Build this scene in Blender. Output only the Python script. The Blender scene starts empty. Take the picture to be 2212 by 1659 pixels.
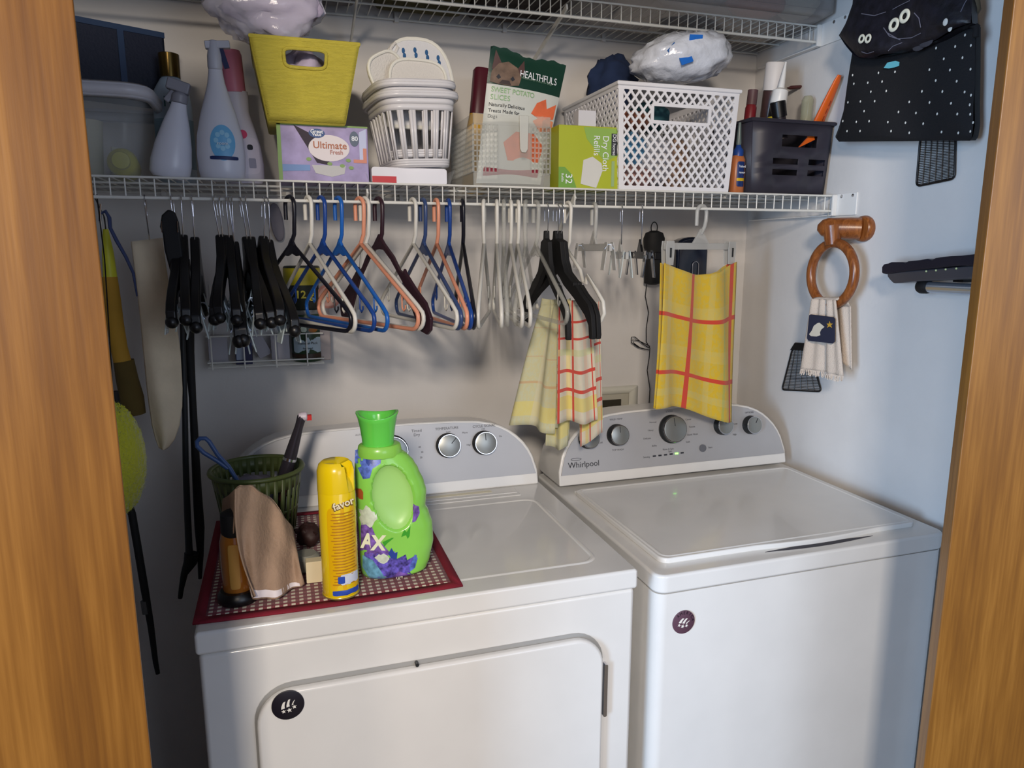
import bpy, bmesh, math, random
from mathutils import Vector, Matrix, Euler
random.seed(7)
PI = math.pi
scene = bpy.context.scene
COL = scene.collection

# ---------------------------------------------------------------- camera
W_PX, H_PX, F_PX = 2212, 1659, 1557.5
CAM = Vector((.154, -1.086, 1.501)); YAW, PITCH = .3072, .1837
fw = Vector((math.sin(YAW)*math.cos(PITCH), math.cos(YAW)*math.cos(PITCH), -math.sin(PITCH)))
rt = Vector((math.cos(YAW), -math.sin(YAW), 0)); up = rt.cross(fw)
cd = bpy.data.cameras.new('camera'); cam = bpy.data.objects.new('camera', cd); COL.objects.link(cam)
cd.sensor_fit = 'HORIZONTAL'; cd.sensor_width = 36; cd.lens = F_PX*36/W_PX; cd.clip_start = .02
cam.matrix_world = Matrix((( rt.x, up.x, -fw.x, CAM.x), (rt.y, up.y, -fw.y, CAM.y), (rt.z, up.z, -fw.z, CAM.z), (0, 0, 0, 1)))
scene.camera = cam

# ---------------------------------------------------------------- light and exposure
wd = bpy.data.worlds.new('world'); scene.world = wd; wd.use_nodes = True
wd.node_tree.nodes['Background'].inputs[0].default_value = (.62, .72, 1.0, 1)
wd.node_tree.nodes['Background'].inputs[1].default_value = .36
def area(name, loc, target, power, color, sx, sy):
    l = bpy.data.lights.new(name, 'AREA'); l.shape = 'RECTANGLE'; l.size = sx; l.size_y = sy
    l.energy = power; l.color = color
    o = bpy.data.objects.new(name, l); COL.objects.link(o); o.location = loc
    o.rotation_euler = (Vector(target)-Vector(loc)).to_track_quat('-Z', 'Y').to_euler()
    return o
area('ceiling_lamp', (-.30, -2.4, 2.26), (.5, .4, 1.1), 58, (1.0, .87, .73), .30, .30)      # warm room lamp behind the camera
area('side_lamp', (-1.55, -2.7, 2.15), (.7, .4, 1.0), 16, (1.0, .84, .68), .30, .30)         # second warm lamp farther left
area('window_daylight', (-2.35, -2.05, 1.35), (1.5, .3, 1.0), 125, (.48, .70, 1.0), .8, 1.3)   # daylight of the room's window, far left
area('added_fill', (1.25, -2.9, 1.7), (0, .5, 1.3), 16, (.74, .84, 1.0), 1.0, 1.2)          # unseen soft fill behind the camera, right, added to lift the closet's left
scene.view_settings.view_transform = 'Standard'
scene.view_settings.look = 'None'
scene.view_settings.exposure = 0.0
scene.view_settings.gamma = 1
scene.view_settings.use_curve_mapping = False

# ---------------------------------------------------------------- measuring: a pixel of the photograph on a real plane
def at(px, py, x=None, y=None, z=None):
    d = fw + rt*((px-W_PX/2)/F_PX) - up*((py-H_PX/2)/F_PX)
    t = (x-CAM.x)/d.x if x is not None else (y-CAM.y)/d.y if y is not None else (z-CAM.z)/d.z
    return CAM + d*t

# ---------------------------------------------------------------- materials
def lin(c):
    f = lambda v: v/12.92 if v <= .04045 else ((v+.055)/1.055)**2.4
    return tuple(f(v/255) for v in c)+(1,)
_m = {}
def mat(name, rgb, rough=.5, metal=0, trans=0, alpha=1, bump=0, bscale=200, vary=0, vscale=8, emit=0, coat=0, sheen=0, ior=1.45, stretch=None):
    """principled material; colour in sRGB 0-255, optional noise bump and colour variation"""
    if name in _m: return _m[name]
    m = bpy.data.materials.new(name); m.use_nodes = True; nt = m.node_tree; b = nt.nodes['Principled BSDF']
    c = lin(rgb)
    b.inputs['Base Color'].default_value = c; b.inputs['Roughness'].default_value = rough
    b.inputs['Metallic'].default_value = metal; b.inputs['Transmission Weight'].default_value = trans
    b.inputs['Alpha'].default_value = alpha; b.inputs['IOR'].default_value = ior
    b.inputs['Coat Weight'].default_value = coat; b.inputs['Sheen Weight'].default_value = sheen
    if emit: b.inputs['Emission Color'].default_value = c; b.inputs['Emission Strength'].default_value = emit
    tc = nt.nodes.new('ShaderNodeTexCoord'); src = tc.outputs['Object']
    if stretch:
        mp = nt.nodes.new('ShaderNodeMapping'); mp.inputs['Scale'].default_value = stretch
        nt.links.new(src, mp.inputs[0]); src = mp.outputs[0]
    vv = vary if vary else .03
    n = nt.nodes.new('ShaderNodeTexNoise'); n.inputs['Scale'].default_value = vscale; n.inputs['Detail'].default_value = 4
    nt.links.new(src, n.inputs['Vector'])
    r = nt.nodes.new('ShaderNodeValToRGB')
    r.color_ramp.elements[0].position = .3; r.color_ramp.elements[1].position = .7
    r.color_ramp.elements[0].color = tuple(v*(1-vv) for v in c[:3])+(1,); r.color_ramp.elements[1].color = tuple(min(1, v*(1+vv)) for v in c[:3])+(1,)
    nt.links.new(n.outputs['Fac'], r.inputs[0]); nt.links.new(r.outputs[0], b.inputs['Base Color'])
    if bump:
        n2 = nt.nodes.new('ShaderNodeTexNoise'); n2.inputs['Scale'].default_value = bscale; n2.inputs['Detail'].default_value = 5
        nt.links.new(src, n2.inputs['Vector'])
        bp = nt.nodes.new('ShaderNodeBump'); bp.inputs['Strength'].default_value = bump; bp.inputs['Distance'].default_value = .003
        nt.links.new(n2.outputs['Fac'], bp.inputs['Height']); nt.links.new(bp.outputs[0], b.inputs['Normal'])
    _m[name] = m
    return m

class NG:
    """small helper for maths in a node tree"""
    def __init__(s, m): s.nt = m.node_tree
    def n(s, t, **kw):
        x = s.nt.nodes.new(t)
        for k, v in kw.items(): setattr(x, k, v)
        return x
    def put(s, sock, v):
        if isinstance(v, (int, float)): sock.default_value = v
        elif isinstance(v, tuple): sock.default_value = v
        else: s.nt.links.new(v, sock)
    def m(s, op, a, b=0, c=None):
        x = s.n('ShaderNodeMath', operation=op); s.put(x.inputs[0], a); s.put(x.inputs[1], b)
        if c is not None: s.put(x.inputs[2], c)
        return x.outputs[0]
    def mix(s, f, a, b):
        x = s.n('ShaderNodeMix', data_type='RGBA'); s.put(x.inputs[0], f); s.put(x.inputs[6], a); s.put(x.inputs[7], b)
        return x.outputs[2]
def woven(name, base, stripes, rough=.9, weave=420, mottle=None):
    """cloth woven with stripes: (axis 'u'/'v', centre, width, rgb[, strength]) in the cloth's own 0-1 coordinates"""
    if name in _m: return _m[name]
    m = mat(name, base, rough, sheen=.2); g = NG(m); b = m.node_tree.nodes['Principled BSDF']
    uv = g.n('ShaderNodeUVMap'); sp = g.n('ShaderNodeSeparateXYZ'); m.node_tree.links.new(uv.outputs[0], sp.inputs[0])
    col = lin(base)
    if mottle:
        nz = g.n('ShaderNodeTexNoise'); nz.inputs['Scale'].default_value = 26; m.node_tree.links.new(uv.outputs[0], nz.inputs['Vector'])
        f = g.m('GREATER_THAN', nz.outputs['Fac'], .52); f = g.m('MULTIPLY', f, .45)
        col = g.mix(f, col, lin(mottle))
    for st in stripes:
        ax, c, w, rgb = st[:4]; k = st[4] if len(st) > 4 else 1
        d = g.m('ABSOLUTE', g.m('SUBTRACT', sp.outputs[0 if ax == 'u' else 1], c)); f = g.m('MULTIPLY', g.m('LESS_THAN', d, w/2), k)
        col = g.mix(f, col, lin(rgb))
    g.put(b.inputs['Base Color'], col)
    wv = g.n('ShaderNodeTexNoise'); wv.inputs['Scale'].default_value = weave; m.node_tree.links.new(uv.outputs[0], wv.inputs['Vector'])
    bp = g.n('ShaderNodeBump'); bp.inputs['Strength'].default_value = .5; bp.inputs['Distance'].default_value = .002
    m.node_tree.links.new(wv.outputs['Fac'], bp.inputs['Height']); m.node_tree.links.new(bp.outputs[0], b.inputs['Normal'])
    return m
def wood(name, dark, mid, light, scale=1.0, rough=.38):
    if name in _m: return _m[name]
    m = bpy.data.materials.new(name); m.use_nodes = True; g = NG(m); b = m.node_tree.nodes['Principled BSDF']
    tc = g.n('ShaderNodeTexCoord'); mp = g.n('ShaderNodeMapping'); mp.inputs['Scale'].default_value = (9*scale, 9*scale, .55*scale)
    m.node_tree.links.new(tc.outputs['Object'], mp.inputs[0])
    n1 = g.n('ShaderNodeTexNoise'); n1.inputs['Scale'].default_value = 2.2; n1.inputs['Detail'].default_value = 6; n1.inputs['Distortion'].default_value = 1.2
    m.node_tree.links.new(mp.outputs[0], n1.inputs['Vector'])
    mp2 = g.n('ShaderNodeMapping'); mp2.inputs['Scale'].default_value = (60*scale, 60*scale, 2.2*scale)
    m.node_tree.links.new(tc.outputs['Object'], mp2.inputs[0])
    n2 = g.n('ShaderNodeTexNoise'); n2.inputs['Scale'].default_value = 3.5; n2.inputs['Detail'].default_value = 4
    m.node_tree.links.new(mp2.outputs[0], n2.inputs['Vector'])
    f = g.m('ADD', g.m('MULTIPLY', n1.outputs['Fac'], .62), g.m('MULTIPLY', n2.outputs['Fac'], .38))
    r = g.n('ShaderNodeValToRGB'); e = r.color_ramp.elements
    e[0].position = .34; e[0].color = lin(dark); e[1].position = .66; e[1].color = lin(light)
    k = e.new(.5); k.color = lin(mid)
    g.put(r.inputs[0], f); g.put(b.inputs['Base Color'], r.outputs[0]); b.inputs['Roughness'].default_value = rough
    bp = g.n('ShaderNodeBump'); bp.inputs['Strength'].default_value = .12; bp.inputs['Distance'].default_value = .001
    g.put(bp.inputs['Height'], n2.outputs['Fac']); g.put(b.inputs['Normal'], bp.outputs[0])
    _m[name] = m
    return m

# ---------------------------------------------------------------- mesh building
class MB:
    def __init__(s): s.v = []; s.f = []; s.uv = {}
    def add(s, vs, fs, M=None):
        k = len(s.v)
        s.v += [tuple(M @ Vector(p)) if M is not None else tuple(p) for p in vs]
        s.f += [tuple(i+k for i in f) for f in fs]
        return s
    def box(s, x0, x1, y0, y1, z0, z1, M=None):
        v = [(x, y, z) for x in (x0, x1) for y in (y0, y1) for z in (z0, z1)]
        return s.add(v, [(0, 1, 3, 2), (4, 6, 7, 5), (0, 4, 5, 1), (2, 3, 7, 6), (0, 2, 6, 4), (1, 5, 7, 3)], M)
    def bar(s, a, b, w, t, upv=(0, 0, 1)):
        """flat bar from a to b, w across, t thick along upv"""
        a, b = Vector(a), Vector(b); d = (b-a); L = d.length; d.normalize(); u = Vector(upv)
        u = (u-d*u.dot(d)).normalized(); c = d.cross(u)
        v = [a+d*(L*i)+c*(j*w/2)+u*(k*t/2) for i in (0, 1) for j in (-1, 1) for k in (-1, 1)]
        return s.add(v, [(0, 1, 3, 2), (4, 6, 7, 5), (0, 4, 5, 1), (2, 3, 7, 6), (0, 2, 6, 4), (1, 5, 7, 3)])
    def tube(s, pts, r, n=8, closed=False, M=None, flat=1.0, fdir=None):
        """round tube through pts; r a number or one per point"""
        P = [Vector(p) for p in pts]; N = len(P); R = r if isinstance(r, (list, tuple)) else [r]*N
        vs, fs = [], []; ref = Vector(fdir) if fdir else None; prev = None
        for i in range(N):
            a = P[(i-1) % N] if closed or i > 0 else P[i]; b = P[(i+1) % N] if closed or i < N-1 else P[i]
            t = (b-a).normalized() if (b-a).length > 1e-9 else Vector((0, 0, 1))
            if ref is not None: u = ref
            elif prev is None: u = Vector((0, 0, 1)) if abs(t.z) < .9 else Vector((1, 0, 0))
            else: u = prev
            u = (u-t*u.dot(t)); u = u.normalized() if u.length > 1e-6 else t.orthogonal().normalized()
            prev = u; w = t.cross(u)
            for k in range(n):
                an = 2*PI*k/n; vs.append(P[i]+(u*math.cos(an)*flat+w*math.sin(an))*R[i])
        for i in range(N if closed else N-1):
            for k in range(n):
                j = (i+1) % N
                fs.append((i*n+k, i*n+(k+1) % n, j*n+(k+1) % n, j*n+k))
        if not closed:
            fs.append(tuple(range(n-1, -1, -1))); fs.append(tuple((N-1)*n+k for k in range(n)))
        return s.add(vs, fs, M)
    def lathe(s, prof, n=28, M=None, ex=1.0, ey=1.0, caps=True, power=2):
        """profile of (radius, height); ex, ey flatten it; power > 2 squares the section"""
        vs, fs = [], []
        for r, z in prof:
            for k in range(n):
                a = 2*PI*k/n; c, si = math.cos(a), math.sin(a)
                q = (abs(c)**power+abs(si)**power)**(-1/power)
                vs.append((r*ex*c*q, r*ey*si*q, z))
        for i in range(len(prof)-1):
            for k in range(n): fs.append((i*n+k, i*n+(k+1) % n, (i+1)*n+(k+1) % n, (i+1)*n+k))
        if caps:
            fs.append(tuple(range(n-1, -1, -1))); fs.append(tuple((len(prof)-1)*n+k for k in range(n)))
        return s.add(vs, fs, M)
    def prism(s, poly, t0, t1, M=None):
        """2-D outline in x-z, thick from y=t0 to y=t1"""
        n = len(poly); vs = [(x, t0, z) for x, z in poly]+[(x, t1, z) for x, z in poly]
        fs = [tuple(range(n)), tuple(range(2*n-1, n-1, -1))]+[(i, i+n, (i+1) % n+n, (i+1) % n) for i in range(n)]
        return s.add(vs, fs, M)
    def grid(s, fn, nu, nv):
        """surface fn(u, v) with its own 0-1 coordinates as UVs"""
        k = len(s.v)
        for i in range(nu+1):
            for j in range(nv+1):
                s.v.append(tuple(fn(i/nu, j/nv))); s.uv[len(s.v)-1] = (i/nu, j/nv)
        for i in range(nu):
            for j in range(nv):
                a = k+i*(nv+1)+j; s.f.append((a, a+nv+1, a+nv+2, a+1))
        return s
    def sphere(s, c, r, n=16, m=10, sc=(1, 1, 1)):
        c = Vector(c); prof = [(math.sin(PI*i/m)*r if 0 < i < m else r*.02, -math.cos(PI*i/m)*r) for i in range(m+1)]
        return s.lathe(prof, n, Matrix.Translation(c) @ Matrix.Diagonal((*sc, 1)))
    def disc(s, c, r, nrm='y', n=32, ex=1, ez=1, t=.001):
        c = Vector(c)
        M = Matrix.Translation(c) @ (Matrix.Rotation(PI/2, 4, 'X') if nrm == 'y' else Matrix.Rotation(PI/2, 4, 'Y') if nrm == 'x' else Matrix.Identity(4))
        return s.lathe([(r, -t/2), (r, t/2)], n, M, ex, ez)
ORG = {}
def tag(o, label=None, cat=None, group=None, kind=None):
    if label: o['label'] = label
    if cat: o['category'] = cat
    if group: o['group'] = group
    if kind: o['kind'] = kind
    return o
def obj(name, mb, m, parent=None, local=False, smooth=40, bevel=0, seg=2, solid=0, sub=0, offset=0, label=None):
    """link one mesh object; world coordinates in mb unless local"""
    me = bpy.data.meshes.new(name)
    o0 = ORG.get(parent.name, Vector((0, 0, 0))) if (parent is not None and not local) else Vector((0, 0, 0))
    me.from_pydata([tuple(Vector(p)-o0) for p in mb.v], [], mb.f)
    if mb.uv:
        ul = me.uv_layers.new(name='UVMap')
        for l in me.loops: ul.data[l.index].uv = mb.uv.get(l.vertex_index, (0, 0))
    me.update()
    bm = bmesh.new(); bm.from_mesh(me); bmesh.ops.recalc_face_normals(bm, faces=bm.faces); bm.to_mesh(me); bm.free()
    if smooth:
        for p in me.polygons: p.use_smooth = True
        me.set_sharp_from_angle(angle=math.radians(smooth))
    me.materials.append(m)
    o = bpy.data.objects.new(name, me); COL.objects.link(o)
    if solid:
        q = o.modifiers.new('solid', 'SOLIDIFY'); q.thickness = solid; q.offset = offset
    if bevel:
        q = o.modifiers.new('bevel', 'BEVEL'); q.width = bevel; q.segments = seg; q.limit_method = 'ANGLE'; q.angle_limit = math.radians(35)
        q.harden_normals = True
    if sub:
        q = o.modifiers.new('sub', 'SUBSURF'); q.levels = sub; q.render_levels = sub
    if parent is not None:
        o.parent = parent; ORG[o.name] = o0
    if label: o['label'] = label
    return o
def thing(name, label, cat, loc=(0, 0, 0), rotz=0, group=None):
    o = bpy.data.objects.new(name, None); COL.objects.link(o); o.empty_display_size = .03
    o.location = loc; o.rotation_euler = (0, 0, rotz); ORG[o.name] = Vector(loc)
    return tag(o, label, cat, group)
def solo(name, mb, m, label, cat, loc=None, group=None, **kw):
    """a thing that is one mesh, its origin at loc"""
    if loc is None:
        xs, ys, zs = zip(*mb.v); loc = ((min(xs)+max(xs))/2, (min(ys)+max(ys))/2, min(zs))
    mb.v = [tuple(Vector(p)-Vector(loc)) for p in mb.v]
    o = obj(name, mb, m, **kw); o.location = loc; ORG[o.name] = Vector(loc)
    return tag(o, label, cat, group)
def text(name, s, size, loc, m, parent=None, rot=(PI/2, 0, 0), align='CENTER', ext=.0002, sx=1, bold=0, M=None, local=False):
    cu = bpy.data.curves.new(name, 'FONT'); cu.body = s; cu.size = size; cu.align_x = align; cu.align_y = 'CENTER'; cu.extrude = ext; cu.offset = bold
    cu.resolution_u = 3
    t = bpy.data.objects.new(name+'_c', cu); me = bpy.data.meshes.new_from_object(t)
    bpy.data.objects.remove(t); bpy.data.curves.remove(cu)
    A = M if M is not None else Matrix.Translation(Vector(loc)) @ Euler(rot).to_matrix().to_4x4()
    A = A @ Matrix.Diagonal((sx, 1, 1, 1))
    o0 = ORG.get(parent.name, Vector((0, 0, 0))) if parent is not None and not local else Vector((0, 0, 0))
    me.transform(Matrix.Translation(-o0) @ A)
    me.name = name; me.materials.clear(); me.materials.append(m)
    o = bpy.data.objects.new(name, me); COL.objects.link(o)
    if parent is not None: o.parent = parent; ORG[o.name] = o0
    return o
def copy_tree(o, parent=None):
    c = o.copy(); COL.objects.link(c)
    if parent is not None: c.parent = parent
    for ch in [x for x in o.children]: copy_tree(ch, c)
    return c
def superell(w, h, n=40, p=4, cx=0, cz=0):
    out = []
    for k in range(n):
        a = 2*PI*k/n; c, s_ = math.cos(a), math.sin(a)
        out.append((cx+w/2*math.copysign(abs(c)**(2/p), c), cz+h/2*math.copysign(abs(s_)**(2/p), s_)))
    return out
def rrect(x0, x1, z0, z1, r, n=6):
    out = []
    for cx, cz, a0 in ((x1-r, z1-r, 0), (x0+r, z1-r, PI/2), (x0+r, z0+r, PI), (x1-r, z0+r, 1.5*PI)):
        for k in range(n+1):
            a = a0+PI/2*k/n; out.append((cx+r*math.cos(a), cz+r*math.sin(a)))
    return out
def frustum_ring(mb, o, i):
    """flat ring between two same-length outlines o and i (lists of 3-D points)"""
    k = len(mb.v); n = len(o); mb.v += [tuple(p) for p in o]+[tuple(p) for p in i]
    mb.f += [(k+a, k+(a+1) % n, k+n+(a+1) % n, k+n+a) for a in range(n)]

WALLM = mat('wall_paint', (212, 209, 206), .75, bump=.12, bscale=90)
WHITE = mat('white_enamel', (218, 217, 214), .22, coat=.3)
WPLAS = mat('white_plastic', (226, 225, 222), .35)
WWIRE = mat('white_vinyl_wire', (222, 222, 216), .4)
BLK = mat('black_plastic', (16, 16, 18), .35)
BLKM = mat('matte_black', (14, 14, 16), .7)
CHROME = mat('chrome', (215, 215, 220), .15, metal=1)
CLEAR = mat('clear_plastic', (215, 220, 222), .12, alpha=.15)
INK = mat('dark_ink', (40, 42, 50), .6)
# ================================================================ the setting
XL, XR, YB, ZC = -.50, 1.515, .84, 2.44
def struct(name, mb, m, **kw): return tag(obj(name, mb, m, **kw), kind='structure')
struct('wall_back', MB().box(XL-.1, XR+.1, YB, YB+.1, 0, ZC), WALLM)
struct('wall_right', MB().box(XR, XR+.1, -.05, YB, 0, ZC), WALLM)
struct('wall_left', MB().box(XL-.1, XL, -.05, YB, 0, ZC), WALLM)
struct('ceiling', MB().box(XL-.1, XR+.1, -.1, YB+.1, ZC, ZC+.08), WALLM)
FLOORM = mat('beige_carpet', (120, 108, 92), .95, bump=.6, bscale=500, vary=.15, vscale=60)
struct('floor', MB().box(-3.2, 3.2, -3.4, YB+.1, -.08, 0), FLOORM)
struct('wall_front_left', MB().box(-1.6, -.44, -.13, -.05, 0, ZC), WALLM)
struct('wall_front_right', MB().box(1.60, 2.3, -.13, -.05, 0, ZC), WALLM)
struct('trim_1', MB().box(-.44, 1.60, -.13, -.05, 2.08, ZC), WALLM)
OAK = wood('oak_veneer', (102, 63, 18), (122, 79, 25), (144, 98, 38))
def door(n, xa, ya, xb, yb, t=.034):
    """one leaf of the folding closet door"""
    a, b = Vector((xa, ya, 0)), Vector((xb, yb, 0)); d = (b-a).normalized(); nn = Vector((-d.y, d.x, 0))
    mb = MB(); vs = [p+nn*k+Vector((0, 0, z)) for p in (a, b) for k in (0, t) for z in (.02, 2.06)]
    mb.add(vs, [(0, 1, 3, 2), (4, 6, 7, 5), (0, 4, 5, 1), (2, 3, 7, 6), (0, 2, 6, 4), (1, 5, 7, 3)])
    o = struct('door_%d' % n, mb, OAK, bevel=.002)
    return o
door(1, -.26, -.545, .0115, -.40)
door(3, -.262, -.545, -.44, -.125)  # unseen second leaf, added to block light passing behind the left door
door(2, at(2165, 0, y=-.24).x-.0140, -.27, 1.44, -.43)
door(4, 1.445, -.43, 1.60, -.13)

# ================================================================ dryer
GREY = mat('grey_console', (176, 176, 178), .42, metal=.35)
PRINT = mat('console_print', (96, 98, 104), .6)
KNOB = mat('satin_knob', (150, 152, 148), .35, metal=.7)
KNOBD = mat('knob_skirt', (48, 50, 52), .3, metal=.5)
GAP = mat('door_groove', (150, 150, 148), .6)
PROF = [(0, 0), (.001, .035), (.011, .07), (.020, .088), (.032, .105), (.048, .121), (.066, .135), (.086, .146), (.111, .155), (.145, .162), (.20, .166), (.29, .168)]
def console_outline(w, H, base=0, inset=0):
    k = H/.168; L = [(d, h*k) for d, h in PROF]
    right = [(w-d, h) for d, h in L]; left = [(d, h) for d, h in reversed(L)]
    poly = right+left
    if inset:
        cx, cz = w/2, H*.5
        out = []
        for x, z in poly:
            if z < base: z = base
            sx = (x-cx); out.append((cx+sx*(1-inset/(w/2)), min(z, z-inset*.8) if z > base+inset else base))
        return out
    return poly
def console(root, x0, w, y0, z0, H, depth, tilt, knobs, leds=False):
    """sloped control panel: housing, grey fascia, knobs"""
    def P(x, s, off=0):   # point on the tilted face: s up the slope, off forward
        return Vector((x0+x, y0+s*math.tan(tilt)-off, z0+s))
    ol = console_outline(w, H)
    mb = MB(); n = len(ol)
    front = [P(x, s) for x, s in ol]; back = [Vector((x0+x, y0+depth, z0+s*(.93))) for x, s in ol]
    mb.v = [tuple(p) for p in front+back]
    mb.f = [tuple(range(n)), tuple(range(2*n-1, n-1, -1))]+[(i, i+n, (i+1) % n+n, (i+1) % n) for i in range(n)]
    con = obj('console', mb, WHITE, root, local=True, bevel=.004, seg=2)
    il = console_outline(w, H, .027, .006)
    f = MB(); m_ = len(il); vs = [P(x, s, .0005) for x, s in il]+[P(x, s, .0025) for x, s in il]
    f.v = [tuple(p) for p in vs]; f.f = [tuple(range(m_, 2*m_))]+[(i, i+m_, (i+1) % m_+m_, (i+1) % m_) for i in range(m_)]
    obj('fascia', f, GREY, con, local=True)
    for (kx, ks, kr, an) in knobs:
        M = Matrix.Translation(P(kx, ks, .003)) @ Matrix.Rotation(PI/2-tilt, 4, 'X')
        k = obj('knob', MB().lathe([(kr*1.08, 0), (kr*1.08, .004), (kr, .007), (kr*.98, .018), (kr*.90, .0205), (kr*.2, .021)], 32, M), KNOBD, root, local=True)
        obj('knob_face', MB().lathe([(kr*.93, .0185), (kr*.93, .0215), (kr*.86, .0222)], 32, M), KNOB, k, local=True)
        obj('chrome_ring', MB().tube([M @ Vector((kr*.955*math.cos(2*PI*q/32), kr*.955*math.sin(2*PI*q/32), .0200)) for q in range(32)], .0011, 6, closed=True), CHROME, k, local=True)
        obj('knob_mark', MB().box(-.0008, .0008, kr*.25, kr*.85, .0222, .0228, M @ Matrix.Rotation(an, 4, 'Z')), INK, k, local=True)
    return P
TD = .9378
dry = thing('clothes_dryer', 'white front-loading dryer on the left, checked mat on its top', 'dryer', (0, 0, 0))
obj('cabinet', MB().box(.003, .734, .006, .70, .012, TD-.0385), WHITE, dry, local=True, bevel=.008, seg=3)
tp = MB().prism(rrect(0, .737, TD-.0375, TD, .006, 3), 0, .70)
top = obj('top_panel', tp, WHITE, dry, local=True, bevel=.007, seg=3)
def raised_line(x0, x1, y0, y1, z, r=.035, h=.0016, w=.004):
    o = [Vector((x, y, z)) for x, y in rrect(x0, x1, y0, y1, r)]; i = [Vector((x, y, z+h)) for x, y in rrect(x0+w, x1-w, y0+w, y1-w, r-w)]
    i2 = [Vector((x, y, z+h)) for x, y in rrect(x0+2*w, x1-2*w, y0+2*w, y1-2*w, r-2*w)]; i3 = [Vector((x, y, z-.0004)) for x, y in rrect(x0+3*w, x1-3*w, y0+3*w, y1-3*w, r-3*w)]
    mb = MB(); frustum_ring(mb, o, i); frustum_ring(mb, i, i2); frustum_ring(mb, i2, i3); return mb
obj('raised_bead', raised_line(.05, .687, .05, .415, TD), WHITE, top, local=True)
lv = obj('lint_door', MB().box(.36, .66, .438, .492, TD, TD+.003), WHITE, dry, local=True, bevel=.002)
obj('lint_grip', MB().box(.395, .655, .452, .457, TD+.003, TD+.0052), WHITE, lv, local=True, bevel=.001)
obj('warning_label', MB().box(.44, .60, .474, .488, TD+.003, TD+.0035), mat('cream_sticker', (226, 220, 196), .6), lv, local=True)
dk = [(.507-.01, .111, .027, -.75), (.595-.01, .110, .027, .05), (.365, .107, .036, .3)]
Pd = console(dry, .01, .718, .507, TD, .168, .13, .2, dk)
def con_text(root, P, s, x, sl, size, m=PRINT, name='lettering', tilt=.2):
    M = Matrix.Translation(P(x, sl, .003)) @ Matrix.Rotation(PI/2-tilt, 4, 'X')
    return text(name, s, size, None, m, root, M=M, local=True)
con_text(dry, Pd, 'TEMPERATURE', .497, .150, .0085); con_text(dry, Pd, 'CYCLE SIGNAL', .588, .149, .0085)
con_text(dry, Pd, 'Timed\nDry', .425, .145, .0095)
for s, x, q in (('High', .548, .108), ('Low', .50, .142), ('Off', .585, .142), ('On', .627, .122), ('More', .54, .137), ('40', .43, .112), ('30', .435, .10), ('20', .432, .088), ('AUTO DRY', .30, .15)):
    con_text(dry, Pd, s, x, q, .006)
# door of the dryer: gasket groove, panel, hinge strip
ddoor = obj('dryer_door', MB().prism(rrect(.080, .668, .21, .825, .055, 8), -.012, .005), WHITE, dry, local=True, bevel=.006, seg=3)
groove = MB(); oo = [Vector((x, .0052, z)) for x, z in rrect(.076, .673, .204, .831, .060, 8)]; ii = [Vector((x, .0035, z)) for x, z in rrect(.082, .666, .212, .823, .053, 8)]
frustum_ring(groove, oo, ii); obj('door_gasket', groove, GAP, ddoor, local=True)
obj('door_hinge', MB().prism(rrect(.672, .679, .66, .765, .003, 3), -.006, .006), CHROME, ddoor, local=True)
obj('door_screw', MB().disc((.333, -.001, .828), .003, 'y', t=.010), KNOBD, ddoor, local=True)
for x in (.05, .69):
    for y in (.05, .65): obj('foot', MB().lathe([(.018, 0), (.02, .012)], 16, Matrix.Translation((x, y, 0))), BLKM, dry, local=True)

# ================================================================ washer
TW, LH = .908, .0377
wsh = thing('washing_machine', 'white top-loading washer on the right, against the wall', 'washing machine', (.7849, .0156, 0), .0081)
obj('cabinet', MB().prism([(x, y) for x, y in rrect(.002, .696, .003, .655, .022, 6)], 0, 1, Matrix(((1, 0, 0, 0), (0, 0, 1, 0), (0, TW-LH-.013, 0, .012), (0, 0, 0, 1)))), WHITE, wsh, local=True)
VT = lambda z0, z1: Matrix(((1, 0, 0, 0), (0, 0, 1, 0), (0, z1-z0, 0, z0), (0, 0, 0, 1)))   # outline in plan, from z0 to z1
wt = obj('top_panel', MB().prism(rrect(0, .698, 0, .66, .024, 6), 0, 1, VT(TW-LH, TW)), WHITE, wsh, local=True, bevel=.006, seg=3)
lid_ol = rrect(.034, .664, .046, .476, .02, 6)
lid_ol = [(x, y-(.010*max(0, math.sin(PI*(x-.25)/.30)) if (y < .1 and .25 < x < .55) else 0)) for x, y in lid_ol]
# front edge of the lid bows out at the grip
front = [(.25+.30*k/12, .046-.010*math.sin(PI*k/12)) for k in range(13)]
lo = rrect(.034, .664, .046, .476, .02, 6)
lo2 = lo[:21]+front[:0]+[(x, y) for x, y in front]+lo[21:]
lid = obj('lid', MB().prism(lo2, 0, 1, VT(TW-.001, TW+.011)), WHITE, wsh, local=True, bevel=.003, seg=3)
bz = TW+.011
obj('lid_bead', raised_line(.040, .658, .052, .470, bz, .02, .0012, .003), WHITE, lid, local=True)
gr = [(.26+.27*k/12, .034+.006*math.sin(PI*k/12)) for k in range(13)]+[(.53-.27*k/12, .034-.010*math.sin(PI*k/12)) for k in range(1, 12)]
obj('grip_recess', MB().prism(gr, 0, 1, VT(TW-.002, TW+.0006)), mat('recess_shade', (52, 50, 60), .6), wt, local=True)  # flat dark piece; the recess's shade is put into its colour
for x in (.045, .652): obj('lid_hinge', MB().box(x-.008, x+.008, .466, .480, TW, TW+.006), WPLAS, wt, local=True, bevel=.001)
wk = [(.083, .113, .024, 0), (.164, .116, .026, 0), (.323, .119, .035, .1), (.476, .117, .0235, .1), (.566, .112, .0235, -.5)]
Pw = console(wsh, .007, .678, .504, TW+.0115, .175, .15, .2, wk)
con_text(wsh, Pw, 'Whirlpool', .068, .05, .0205, INK, 'logo')
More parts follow.
